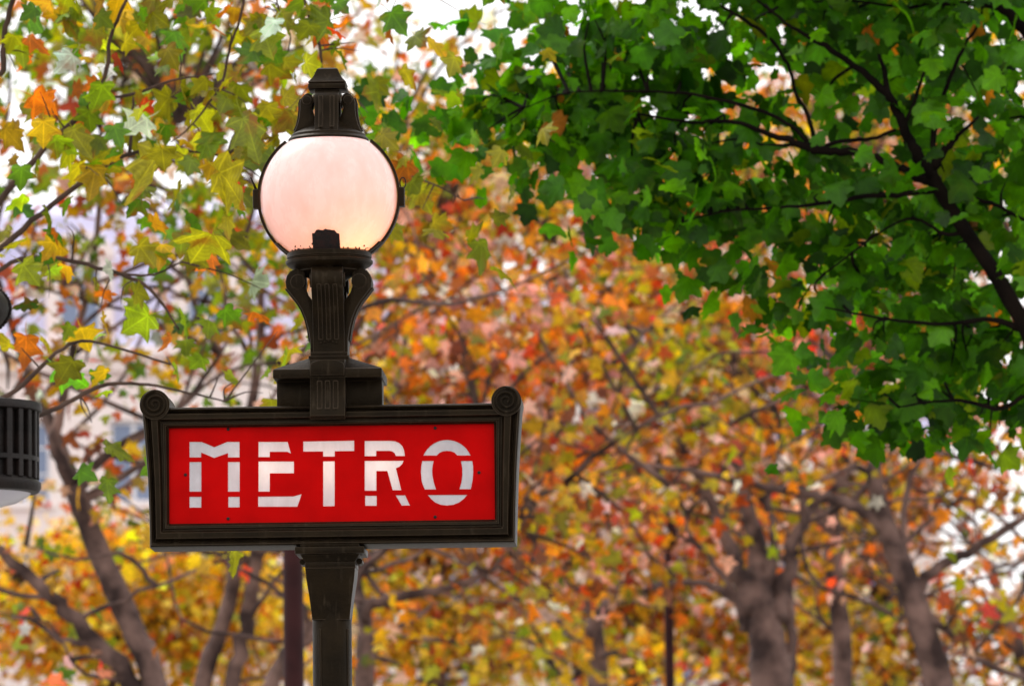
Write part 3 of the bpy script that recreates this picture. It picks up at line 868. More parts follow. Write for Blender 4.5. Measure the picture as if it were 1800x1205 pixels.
def maple_base(detail, variant):
    V, Fc, e = leaf_base(detail, variant)
    V = V.copy(); V[:, 0] *= 1.12
    q = slice(1, len(V) - (5 if detail else 0)); d = np.hypot(V[q, 0], V[q, 1] - .14); k_ = (.47 / np.maximum(d, .05)) ** .32
    V[q, 0] *= k_; V[q, 1] = .14 + (V[q, 1] - .14) * k_
    return V, Fc, e

def np_mesh(name, V, Fc, C, LX):
    me = bpy.data.meshes.new(name)
    nv, nf = len(V), len(Fc)
    me.vertices.add(nv); me.vertices.foreach_set('co', V.astype(np.float32).ravel())
    me.loops.add(nf * 3); me.loops.foreach_set('vertex_index', Fc.astype(np.int32).ravel())
    me.polygons.add(nf); me.polygons.foreach_set('loop_start', np.arange(0, nf * 3, 3, dtype=np.int32))
    at = me.attributes.new('Col', 'FLOAT_COLOR', 'POINT')
    at.data.foreach_set('color', np.column_stack([C, np.ones(nv)]).astype(np.float32).ravel())
    lx = me.attributes.new('LeafXY', 'FLOAT_VECTOR', 'POINT')
    lx.data.foreach_set('vector', np.column_stack([LX[:, :2], np.zeros(nv)]).astype(np.float32).ravel())
    me.update(calc_edges=True)
    return me

PAL = {
 'autumn': [(3, (212, 122, 20)), (3, (214, 160, 26)), (1.3, (186, 80, 26)), (3, (160, 150, 22)), (1.7, (230, 184, 164)), (1.8, (122, 74, 40)), (.35, (204, 62, 44)), (.6, (238, 220, 200)), (.8, (110, 124, 24))],
 'gold':   [(3, (220, 166, 22)), (2.4, (206, 134, 22)), (2.8, (160, 150, 18)), (.9, (192, 88, 30)), (1.2, (236, 196, 160)), (1.3, (112, 126, 22)), (.9, (238, 220, 196))],
 'rust':   [(3, (204, 102, 26)), (2.8, (216, 144, 34)), (2.3, (226, 166, 146)), (.8, (186, 64, 36)), (.6, (238, 214, 198)), (2, (196, 158, 30)), (1.4, (120, 70, 44)), (1.5, (148, 140, 32))],
 'red':    [(2, (222, 80, 64)), (2, (232, 130, 106)), (2, (216, 126, 40)), (1, (236, 190, 172)), (1, (190, 150, 40))],
 'olive':  [(3, (150, 146, 22)), (2, (186, 160, 26)), (1.5, (110, 130, 24)), (1, (206, 120, 30)), (1, (226, 200, 150))],
 'yellow': [(3.4, (230, 182, 30)), (2.2, (236, 196, 70)), (1.6, (196, 166, 26)), (1.6, (214, 126, 34)), (1, (146, 154, 26)), (1, (236, 204, 150)), (.6, (200, 70, 40))],
 'green':  [(3.2, (124, 150, 12)), (2.2, (84, 126, 12)), (3, (160, 156, 16)), (1.8, (190, 150, 18)), (.9, (202, 110, 20)), (.5, (196, 206, 184)), (.3, (180, 60, 26))],
 'mixed':  [(2.6, (138, 148, 16)), (1.4, (90, 124, 16)), (2.4, (194, 150, 20)), (1.6, (204, 112, 24)), (.9, (180, 74, 30)), (1.2, (232, 196, 170)), (.7, (210, 210, 192))],
 'nearolive': [(3, (128, 124, 12)), (2, (104, 116, 12)), (1.5, (150, 136, 16)), (.45, (200, 104, 20)), (.6, (88, 124, 16))],
 'leafgreen': [(1, (90, 150, 10))],
 'maple':  [(3, (68, 122, 2)), (3, (54, 100, 2)), (2.2, (90, 146, 4)), (1.4, (38, 74, 2)), (.5, (120, 140, 6)), (.10, (200, 120, 30))],
}
def pal_colors(pal, n):
    p = PAL[pal]; w = np.array([a for a, _ in p]); c = np.array([lin(x) for _, x in p])
    i = rng.choice(len(p), n, p=w / w.sum())
    jit = rng.lognormal(-.04, .28, (n, 1)) * rng.lognormal(0, .06, (n, 3))
    return np.clip(c[i] * jit * (1.0 if pal in ('maple', 'nearolive', 'leafgreen', 'green') else 1.0 if pal == 'yellow' else .9), .001, .85)

def rot_frames(n, hang=.6, spread=1.0):
    tip = np.column_stack([rng.normal(0, spread, n), rng.normal(0, spread, n), rng.normal(-hang, .55, n)])
    tip /= np.linalg.norm(tip, axis=1, keepdims=True)
    nr = np.column_stack([rng.normal(0, .75, n), rng.normal(0, .75, n), rng.normal(.55, .5, n)])
    nr -= tip * np.sum(nr * tip, axis=1, keepdims=True)
    nr /= np.linalg.norm(nr, axis=1, keepdims=True)
    sd = np.cross(tip, nr)
    return np.stack([sd, tip, nr], axis=2)          # columns

def sample_blob(bl, clump, flat=(.2, .2, .17)):
    u, v, y, ru, rv, rd, n = bl[:7]
    k = y / F_PX
    c = np.array(P(u, v, y)); rad = np.array([ru * k, rd, rv * k])
    m = max(3, n // clump)
    q = rng.normal(0, 1, (m, 3)); q /= np.linalg.norm(q, axis=1, keepdims=True)
    q *= rng.random((m, 1)) ** (1 / 2.4)
    cc = c + q * rad
    idx = rng.integers(0, m, n)
    pts = cc[idx] + rng.normal(0, 1, (n, 3)) * np.array(flat)
    return pts, cc

def build_crown(root, blobs, size, detail, base_fn, mat, singles, twig_mat, anchors, clump=14, hang=.6, twigs=True, twig_r=.006, twig_max=4.0, flat=(.2, .2, .17)):
    """every blob is a clump of leaves round its own place in the crown"""
    pts, cols, scl, bag = [], [], [], Bag()
    for bl in blobs:
        pal = bl[7]
        p, cc = sample_blob(bl, clump, flat)
        pts.append(p); cols.append(pal_colors(pal, len(p))); scl.append(np.full(len(p), bl[8] if len(bl) > 8 else 1.0))
        if twigs:
            for c in cc[::2]:
                c = Vector(c)
                a = min(anchors, key=lambda q: (q - c).length)
                if (a - c).length > twig_max: continue
                k_ = min(1, (a - c).length / 2); mid = (a + c) / 2 + Vector((random.uniform(-.2, .2) * k_, random.uniform(-.2, .2) * k_, random.uniform(.0, .25) * k_))
                t_, r_ = smooth_path([a, mid, c], [twig_r * 2, twig_r * 1.3, twig_r * .6], 3)
                bag.add(*tube(t_, r_, 4, closed_ends=False))
    pts = np.vstack(pts); cols = np.vstack(cols); n = len(pts)
    R_ = rot_frames(n, hang); sz = size * np.clip(rng.lognormal(0, .26, n), .5, 1.45) * np.concatenate(scl)
    var = rng.integers(0, 4, n)
    # leaves that show largest: in the frame, nearest first
    uu, vv = project(pts)
    inside = np.where((uu > -10) & (uu < 1810) & (vv > -10) & (vv < 1215))[0]
    order = inside[np.argsort(pts[inside, 1] - sz[inside] * 6)][:singles]
    single = np.zeros(n, bool); single[order] = True
    Vs, Fs, Cs, Xs, off = [], [], [], [], 0
    for k in range(4):
        V0, F0, e = base_fn(detail, k + 1)
        sel = np.where((var == k) & ~single)[0]
        if not len(sel): continue
        V = np.einsum('nij,kj->nki', R_[sel], V0) * sz[sel][:, None, None] + pts[sel][:, None, :]
        tint = cols[sel][:, None, :] * (1.0 + .18 * (.5 - e))[None, :, None]
        K = len(V0)
        Fc = (F0[None] + (np.arange(len(sel)) * K)[:, None, None]).reshape(-1, 3) + off
        Vs.append(V.reshape(-1, 3)); Fs.append(Fc); Cs.append(tint.reshape(-1, 3)); Xs.append(np.tile(V0, (len(sel), 1))); off += len(sel) * K
    crown = link('crown', np_mesh('crown', np.vstack(Vs) - np.array(root.location), np.vstack(Fs), np.vstack(Cs), np.vstack(Xs)), mat, root)
    tag(crown, kind='stuff')
    if twigs and bag.v:
        tw = link('twigs', mesh('twigs', [v - root.location for v in bag.v], bag.f), twig_mat, root); tag(tw, kind='stuff')
    # single leaves share a small set of meshes: 4 shapes x colour families
    if singles:
        cache = {}
        cpal = cols[order]
        for j, i in enumerate(order):
            key = (int(var[i]), tuple(np.round(np.log(cpal[j]) * 1.6).astype(int)))
            if key not in cache:
                V0, F0, e = base_fn(detail, key[0] + 1)
                tint = cpal[j][None, :] * (1 + .18 * (.5 - e))[:, None]
                me = np_mesh('leaf', V0, F0, tint, V0); me.materials.append(mat); cache[key] = me
            o = bpy.data.objects.new('leaf', cache[key]); COL.objects.link(o); o.parent = crown
            Mx = Matrix([[*(R_[i][r] * sz[i]), pts[i][r] - root.location[r]] for r in range(3)] + [[0, 0, 0, 1]])
            o.matrix_local = Mx
    return crown

def to_ground(pts, rads, z0=0.0):
    """carry a trunk on from the picture's lower edge down to the ground, straightening as it goes"""
    a, b = pts[0], pts[1]
    d = (a - b); d = d / max(abs(d.z), .05)
    h = a.z - z0
    end = Vector((a.x + d.x * h * .45, a.y + d.y * h * .3, z0 - .05))
    mid = Vector((a.x + d.x * h * .33, a.y + d.y * h * .2, a.z - h * .5))
    return [end, mid] + pts, [rads[0] * 1.75, rads[0] * 1.2] + rads

def tree(name, label, cat, y, trunk, branches, blobs, size, bark, singles=200, detail=False, base_fn=leaf_base, mat=LEAF, group=None, grounded=True, clump=14, hang=.6, z0=0.0, base_at=None, twig_r=.006, sides=10, twig_max=4.0, flat=(.2, .2, .17), shoots=0):
    def conv(line):
        pts = [P(q[0], q[1], y + (q[3] if len(q) > 3 else 0)) for q in line]
        rad = [q[2] / 2 * (y + (q[3] if len(q) > 3 else 0)) / F_PX for q in line]
        return pts, rad
    tp, tr = conv(trunk)
    if grounded: tp, tr = to_ground(tp, tr, z0)
    root = empty(name, (tp[0].x, tp[0].y, z0)); tag(root, label, cat, group)
    anchors = []
    sp, sr = smooth_path(tp, tr, 5)
    anchors += sp[len(sp) // 3:]
    V, Fc = tube(sp, sr, sides + 4, .2)
    link('trunk', mesh('trunk', [v - root.location for v in V], Fc, True), bark, root)
    for br in branches:
        bp, brd = conv(br)
        sp, sr = smooth_path(bp, brd, 5)
        # natural wobble
        for i in range(1, len(sp) - 1): sp[i] = sp[i] + Vector((random.gauss(0, 1), random.gauss(0, 1), random.gauss(0, 1))) * sr[i] * .22
        anchors += sp
        V, Fc = tube(sp, sr, sides, .12)
        link('branch', mesh('branch', [v - root.location for v in V], Fc, True), bark, root)
    for q in range(shoots):                    # finer boughs springing from the main ones
        a = anchors[random.randrange(len(anchors))]
        l_ = random.uniform(.7, 2.2); sx = random.choice((-1, 1))
        d1 = Vector((sx * random.uniform(.4, 1), random.uniform(-.5, .2), random.uniform(.1, .9))).normalized()
        d2 = Vector((sx * random.uniform(.1, 1), random.uniform(-.5, .3), random.uniform(-.2, 1))).normalized()
        p1 = a + d1 * l_ * .35; p2 = p1 + d2 * l_ * .35; p3 = p2 + (d1 + d2 * .5 + Vector((0, 0, random.uniform(-.5, .4)))).normalized() * l_ * .4
        r_ = random.uniform(.010, .022)
        sp, sr = smooth_path([a, p1, p2, p3], [r_, r_ * .8, r_ * .55, r_ * .25], 4)
        for i in range(1, len(sp) - 1): sp[i] = sp[i] + Vector((random.gauss(0, 1), random.gauss(0, 1), random.gauss(0, 1))) * sr[i] * .7
        anchors += sp[4:]
        V, Fc = tube(sp, sr, 6, .15)
        link('branch', mesh('branch', [v - root.location for v in V], Fc, True), bark, root)
    if blobs:
        build_crown(root, blobs, size, detail, base_fn, mat, singles, BARK_TWIG if bark is not BARK_DARK else BARK_DARK, anchors, clump, hang, twig_r=twig_r, twig_max=twig_max, flat=flat)
    return root

G_PLANE = 'autumn plane trees beyond the sign'
def B(y0, size, rows, k=1.0, shift=0.0):
    """clumps of a crown: place, reach across, up and in depth (m), how thick the leaves stand, palette"""
    out = []
    for (u, v, dy, ru, rv, rd, od, pal, *sc) in rows:
        y = y0 + dy + shift
        sc = sc[0] if sc else 1.0
        a = .28 * (size * sc * F_PX / y) ** 2
        out.append((u, v, y, ru, rv, rd, max(1, int(k * od * math.pi * ru * rv / a)), pal, sc))
    return out

# --- backdrop trees, leaves too small to pick apart
def far_tree(label, y, trunk, branches, rows, pal_size=.115):
    return tree('plane_tree', label, 'tree', y, trunk, branches, B(y, pal_size, rows), pal_size, BARK, singles=0, group=G_PLANE, clump=18, twig_r=.01)
far_tree('yellow leaved tree filling the space below the pink house', 66,
         [(180, 1300, 46), (190, 1180, 40), (210, 1060, 26), (230, 980, 12)],
         [[(195, 1150, 22), (120, 1060, 14), (60, 1000, 6)], [(200, 1120, 20), (300, 1040, 14), (380, 990, 6)]],
         [(40, 1080, 0, 190, 130, 1.6, 2.2, 'yellow'), (260, 1080, .5, 200, 140, 1.6, 2.2, 'yellow'), (150, 980, 0, 190, 70, 1.5, 1.5, 'yellow'), (430, 1060, 0, 170, 150, 1.5, 2.2, 'yellow'),
          (-160, 1080, 0, 150, 160, 1.5, 1.6, 'yellow'), (250, 1330, 0, 380, 130, 2.2, 1.0, 'yellow'), (350, 930, 0, 120, 50, 1.2, 1.0, 'yellow')])
far_tree('gold and orange tree behind the limb below the sign', 70,
         [(760, 1300, 50), (765, 1150, 40), (775, 950, 30), (790, 650, 22), (800, 400, 10)],
         [[(770, 1000, 24), (680, 850, 16), (640, 700, 8)], [(775, 900, 24), (880, 760, 14), (940, 600, 8)]],
         [(660, 1100, 0, 150, 130, 1.6, 2.0, 'yellow'), (850, 1110, 0, 180, 120, 1.8, 2.0, 'yellow'), (700, 900, 0, 160, 140, 1.6, 2.0, 'gold'), (880, 900, 0, 160, 160, 1.8, 2.0, 'rust'),
          (660, 660, .5, 140, 170, 1.8, 1.4, 'autumn'), (850, 650, 0, 170, 180, 1.8, 1.8, 'rust'), (780, 400, 0, 170, 150, 1.8, 1.5, 'gold'), (880, 250, 0, 150, 80, 1.6, .8, 'gold')])
far_tree('russet tree behind the thin dark pole', 72,
         [(1120, 1300, 50), (1120, 1150, 42), (1110, 950, 32), (1100, 600, 22), (1090, 350, 10)],
         [[(1112, 950, 24), (1010, 820, 16), (980, 700, 8)], [(1105, 850, 24), (1230, 700, 16), (1290, 560, 8)]],
         [(1060, 1110, 0, 180, 120, 1.8, 2.0, 'yellow'), (1260, 1120, 0, 180, 110, 1.8, 1.8, 'autumn'), (1080, 900, 0, 180, 160, 1.8, 2.0, 'rust'), (1260, 880, 0, 170, 160, 1.8, 2.0, 'rust'),
          (1060, 620, 0, 190, 190, 2, 2.0, 'rust'), (1260, 600, 0, 180, 190, 2, 2.0, 'autumn'), (1050, 330, 0, 190, 140, 2, 1.6, 'gold'), (1280, 300, 0, 190, 170, 2, 1.5, 'autumn')])
far_tree('orange tree behind the leaning trunks beside the white gap', 74,
         [(1560, 1300, 46), (1560, 1150, 40), (1550, 950, 30), (1540, 650, 20), (1530, 400, 10)],
         [[(1555, 1000, 20), (1640, 900, 12), (1690, 820, 6)], [(1548, 900, 20), (1440, 760, 12), (1400, 600, 8)]],
         [(1450, 1110, 0, 160, 120, 1.6, 1.8, 'yellow'), (1640, 1110, 0, 160, 110, 1.6, 1.6, 'autumn'), (1800, 1130, 0, 110, 90, 1.4, 1.3, 'autumn'), (1470, 900, 0, 150, 150, 1.6, 1.7, 'autumn'), (1610, 890, 0, 90, 120, 1.2, .9, 'rust'),
          (1480, 620, 0, 180, 180, 2, 1.6, 'rust'), (1640, 560, 0, 170, 180, 2, 1.2, 'autumn'), (1500, 280, 0, 190, 160, 2, 1.3, 'autumn'), (1720, 330, 0, 140, 160, 2, 1.0, 'gold')])

# --- trees of the middle distance
SM = .10
def mid_tree(label, y, trunk, branches, rows, singles=230, size=SM):
    return tree('plane_tree', label, 'tree', y, trunk, branches, B(y, size, rows), size, BARK, singles=singles, group=G_PLANE, clump=12, twig_r=.009, shoots=16)

mid_tree('plane tree with slanting bare trunk forking below the pink house', 36,
  [(275, 1215, 46), (240, 1120, 44), (200, 1030, 42), (160, 935, 38), (135, 870, 36), (110, 800, 26, .3), (70, 700, 20, .6), (30, 600, 15, .8), (-10, 470, 11, 1)],
  [[(140, 885, 24), (158, 830, 20), (195, 795, 17), (250, 765, 14), (330, 700, 10), (400, 600, 6)],
   [(128, 850, 26), (98, 770, 20), (130, 620, 14, .4), (170, 420, 11, .6), (175, 260, 9, .8), (190, 100, 6, 1)],
   [(245, 1215, 36), (150, 1110, 30), (90, 1050, 24), (0, 965, 17), (-80, 900, 12)],
   [(150, 1118, 16), (110, 1060, 12), (70, 1020, 8), (40, 990, 5)],
   [(160, 1130, 14), (110, 1125, 12), (60, 1090, 8), (20, 1085, 5)],
   [(195, 800, 10), (260, 820, 8), (330, 880, 5)],
   [(135, 620, 9, .4), (220, 560, 7), (330, 480, 6), (430, 420, 4)]],
  [(120, 90, 0, 220, 130, 1.4, 1.2, 'green'), (360, 120, .4, 190, 140, 1.4, 1.3, 'mixed'), (560, 50, 0, 150, 80, 1.2, .9, 'mixed'), (250, 320, 0, 240, 110, 1.4, .65, 'mixed'), (60, 230, 0, 120, 60, 1, .45, 'mixed'),
   (90, 550, 0, 140, 110, 1.2, .65, 'mixed'), (370, 480, 0, 150, 130, 1.3, .75, 'mixed'), (300, 650, 0, 190, 70, 1.2, .7, 'mixed'), (430, 380, 0, 110, 110, 1.2, .85, 'green'), (200, 870, 0, 150, 50, 1, .5, 'gold'),
   (330, 850, 0, 110, 60, 1, .5, 'gold'), (110, 780, 0, 60, 110, 1, .4, 'rust'), (30, 700, 0, 60, 50, 1, .3, 'mixed'), (60, 1040, 0, 90, 80, 1, .35, 'mixed'), (150, 1150, 0, 80, 60, .8, .25, 'red'),
   (-250, 300, 0, 200, 400, 1.6, .5, 'mixed'), (150, -170, 0, 300, 120, 1.8, .5, 'green'), (500, -120, 0, 200, 90, 1.8, .4, 'mixed')])

mid_tree('plane tree with two twisting stems rising behind the sign', 42,
  [(352, 1215, 32), (380, 1130, 28), (402, 1060, 26), (412, 1000, 26), (405, 930, 24), (425, 800, 20), (452, 650, 17), (458, 520, 13), (440, 400, 9), (450, 250, 5)],
  [[(408, 1215, 30), (432, 1110, 28), (445, 1030, 26), (458, 960, 26), (500, 840, 22), (560, 680, 18), (640, 560, 14), (720, 470, 10), (790, 420, 6)],
   [(560, 680, 12), (590, 520, 10), (640, 380, 7), (690, 260, 4)],
   [(640, 560, 9), (740, 560, 7), (860, 470, 5), (960, 420, 3)],
   [(452, 650, 12), (380, 540, 9), (300, 520, 6)],
   [(412, 1000, 12), (430, 985, 10), (452, 975, 9)]],
  [(700, 270, 0, 150, 130, 1.4, 1.2, 'gold'), (850, 340, .3, 160, 100, 1.5, 1.4, 'gold'), (660, 440, 0, 120, 120, 1.4, 1.1, 'autumn'), (540, 500, 0, 90, 120, 1.2, .9, 'mixed'), (950, 230, 0, 110, 70, 1.2, .6, 'gold'),
   (740, 160, 0, 120, 55, 1.2, .8, 'gold'), (650, 80, 0, 80, 50, 1, .7, 'autumn'), (930, 120, 0, 120, 40, 1.2, .55, 'gold'), (1000, 420, 0, 150, 80, 1.5, 1.2, 'rust'), (640, 620, 0, 110, 70, 1.2, .8, 'rust'), (420, 630, 0, 110, 60, 1, .7, 'mixed'),
   (950, 20, 0, 90, 40, 1, .35, 'gold'), (330, 960, 0, 200, 40, 1, .5, 'yellow'), (1050, 100, 0, 90, 60, 1.2, .6, 'gold')])

mid_tree('orange plane tree whose long crooked limb passes below the sign', 40,
  [(640, 1230, 36), (642, 1150, 34), (640, 1080, 26, .1), (625, 1010, 20, .3), (640, 850, 16, .6), (690, 700, 11, .8), (720, 560, 6, 1)],
  [[(640, 1090, 20), (655, 1058, 20), (720, 1045, 17), (790, 1030, 14), (850, 1010, 12), (890, 970, 9), (930, 860, 7), (960, 740, 5), (1000, 640, 3)],
   [(470, 1215, 30), (505, 1150, 28), (545, 1115, 24), (600, 1060, 18), (650, 990, 14), (780, 860, 10), (850, 700, 6)],
   [(520, 1140, 14), (540, 1080, 10), (505, 1030, 8), (470, 1010, 6)],
   [(645, 1160, 12), (690, 1110, 10), (740, 1080, 7), (760, 1060, 4)]],
  [(800, 520, 0, 150, 90, 1.4, 1.0, 'rust'), (720, 650, 0, 120, 60, 1.2, .8, 'rust'), (900, 620, 0, 150, 90, 1.4, 1.0, 'rust'), (1000, 760, 0, 120, 80, 1.4, .9, 'rust'), (950, 880, 0, 130, 80, 1.4, 1.0, 'autumn'),
   (710, 1010, 0, 100, 45, 1, .5, 'autumn'), (870, 1070, 0, 140, 70, 1.2, .5, 'autumn'), (1050, 960, 0, 120, 80, 1.4, .8, 'rust'), (1060, 560, 0, 120, 80, 1.4, 1.0, 'autumn'), (700, 1150, 0, 100, 60, 1, .4, 'gold')])

mid_tree('small grey plane tree beside the thin dark pole', 52,
  [(1052, 1220, 40), (1048, 1150, 38), (1046, 1095, 30), (1070, 1060, 24), (1085, 1000, 16), (1080, 880, 12), (1090, 760, 6)],
  [[(1046, 1100, 20), (1025, 1040, 16), (1000, 960, 10), (960, 880, 6)], [(1050, 1150, 16), (1000, 1190, 12), (960, 1160, 8), (930, 1120, 5)]],
  [(980, 1130, 0, 90, 70, 1.2, .6, 'gold'), (1110, 1100, 0, 80, 60, 1.2, .6, 'autumn'), (1080, 880, 0, 120, 90, 1.4, .9, 'rust'), (1150, 1170, 0, 90, 40, 1, .6, 'yellow')], 120)

mid_tree('plane tree with the thickest gnarled trunk, forking wide', 46,
  [(1358, 1220, 80), (1352, 1150, 70), (1343, 1090, 62), (1336, 1045, 52), (1334, 1000, 40, .1), (1330, 950, 34, .2), (1310, 880, 25, .4), (1295, 780, 18, .8), (1290, 640, 13, 1), (1300, 480, 6, 1)],
  [[(1328, 1075, 46), (1300, 1010, 34), (1282, 960, 26), (1245, 870, 18), (1180, 740, 12), (1150, 620, 6)],
   [(1362, 1085, 44), (1382, 1020, 30), (1394, 960, 24), (1412, 920, 20), (1418, 890, 18), (1400, 840, 14), (1370, 800, 8)],
   [(1310, 1110, 24), (1300, 1060, 20), (1260, 1032, 16), (1220, 1022, 12), (1170, 1027, 8), (1120, 1040, 5)],
   [(1318, 1100, 22), (1296, 1050, 16), (1262, 1000, 13), (1230, 960, 10), (1190, 940, 6)],
   [(1385, 1190, 24), (1392, 1080, 17), (1384, 990, 13), (1402, 930, 9), (1440, 860, 5)],
   [(1345, 1030, 26), (1362, 960, 18), (1350, 880, 13), (1370, 780, 9), (1360, 680, 6)],
   [(1412, 920, 13), (1450, 870, 10), (1500, 850, 8), (1560, 860, 5)],
   [(1245, 870, 10), (1200, 860, 8), (1120, 880, 6), (1050, 860, 4)],
   [(1300, 1010, 12), (1270, 930, 9), (1290, 850, 6)]],
  [(1150, 480, 0, 150, 90, 1.4, 1.1, 'rust'), (1180, 640, -1, 120, 80, 1.3, 1.3, 'olive'), (1300, 550, 0, 130, 80, 1.4, 1.0, 'autumn'), (1390, 600, -1, 65, 50, 1, 1.2, 'red'), (1250, 750, 0, 140, 70, 1.4, 1.1, 'autumn'), (1150, 830, 0, 120, 80, 1.3, 1.0, 'rust'),
   (1400, 740, 0, 140, 70, 1.4, .9, 'autumn'), (1280, 870, 1.5, 130, 60, 1.0, .8, 'autumn'), (1200, 1000, 1.5, 130, 70, 1.0, .6, 'rust'), (1330, 300, 0, 150, 100, 1.5, 1.0, 'autumn')], 280)

mid_tree('slim upright plane tree between two leaning neighbours', 49,
  [(1482, 1220, 36), (1480, 1130, 34), (1470, 1030, 33), (1462, 960, 34), (1475, 860, 28), (1490, 760, 24), (1500, 660, 20), (1490, 560, 14), (1480, 420, 8)],
  [[(1462, 960, 22), (1440, 900, 16), (1410, 860, 12), (1350, 800, 7)], [(1472, 930, 20), (1500, 880, 14), (1560, 800, 9), (1620, 720, 5)],
   [(1500, 650, 12), (1440, 610, 9), (1390, 580, 6), (1340, 540, 4)], [(1478, 1120, 10), (1440, 1080, 8), (1435, 1030, 5)]],
  [(1510, 800, 0, 110, 60, 1.3, .6, 'autumn'), (1450, 430, 0, 140, 90, 1.4, .9, 'rust'), (1500, 1000, 0, 90, 70, 1, .35, 'rust'), (1600, 330, 0, 150, 140, 1.6, 1.0, 'autumn'), (1500, 120, 0, 170, 120, 1.6, 1.1, 'autumn'), (1700, 130, 0, 150, 130, 1.6, 1.0, 'gold'), (1440, 850, 0, 90, 60, 1.2, .6, 'rust'), (1550, 1120, 0, 90, 60, 1.2, .4, 'gold')], 150)

mid_tree('plane tree with leaning mottled trunk and long sideways limb', 40,
  [(1655, 1225, 52), (1632, 1140, 49), (1605, 1050, 45), (1575, 970, 41), (1550, 900, 33), (1537, 830, 27), (1545, 760, 20, .2), (1590, 700, 13, .4), (1650, 600, 6, .6)],
  [[(1556, 930, 24), (1530, 905, 22), (1470, 880, 19), (1400, 865, 16), (1300, 845, 13), (1200, 825, 10), (1100, 820, 7), (1000, 850, 4)],
   [(1618, 1060, 22), (1622, 1020, 21), (1660, 990, 19), (1710, 965, 17), (1800, 905, 13), (1870, 850, 9)],
   [(1632, 1080, 16), (1680, 1120, 14), (1720, 1160, 13), (1800, 1190, 11), (1880, 1200, 8)],
   [(1400, 865, 12), (1420, 900, 10), (1405, 950, 8)],
   [(1585, 980, 14), (1588, 900, 13), (1605, 830, 11), (1640, 780, 8), (1700, 720, 5)],
   [(1540, 840, 13), (1500, 820, 10), (1430, 850, 6)],
   [(1200, 825, 6), (1160, 870, 4), (1120, 900, 3)]],
  [(1600, 830, 0, 100, 50, 1.2, .45, 'autumn'), (1690, 730, 0, 100, 50, 1.2, .5, 'autumn'), (1790, 640, 0, 80, 60, 1.2, .5, 'autumn'), (1720, 1080, 0, 90, 70, 1.2, .45, 'autumn'), (1700, 840, 0, 40, 60, .8, .25, 'rust'), (1250, 850, 0, 160, 50, 1.2, .5, 'autumn'), (1770, 810, 0, 60, 50, .8, .4, 'rust'), (1740, 780, 0, 80, 50, .8, .7, 'autumn'), (1740, 880, 4, 70, 60, .8, .55, 'autumn'), (1680, 960, 4, 80, 60, .8, .6, 'rust'), (1790, 1010, 0, 50, 40, .8, .3, 'gold'), (1400, 960, 8, 120, 60, 1, .5, 'rust')], 200)

mid_tree('thin bare leaning tree beside the white gap of sky', 50,
  [(1815, 1230, 26), (1795, 1150, 24), (1770, 1080, 20), (1742, 1010, 15), (1715, 965, 10), (1690, 900, 6)],
  [[(1742, 1010, 9), (1735, 950, 7), (1700, 900, 5)], [(1770, 1080, 10), (1730, 1050, 7), (1690, 1000, 5)]],
  [(1700, 960, 0, 60, 40, .8, .3, 'autumn'), (1780, 1130, 0, 60, 50, .8, .5, 'autumn'), (1850, 900, 0, 60, 150, 1, .3, 'autumn')], 40)

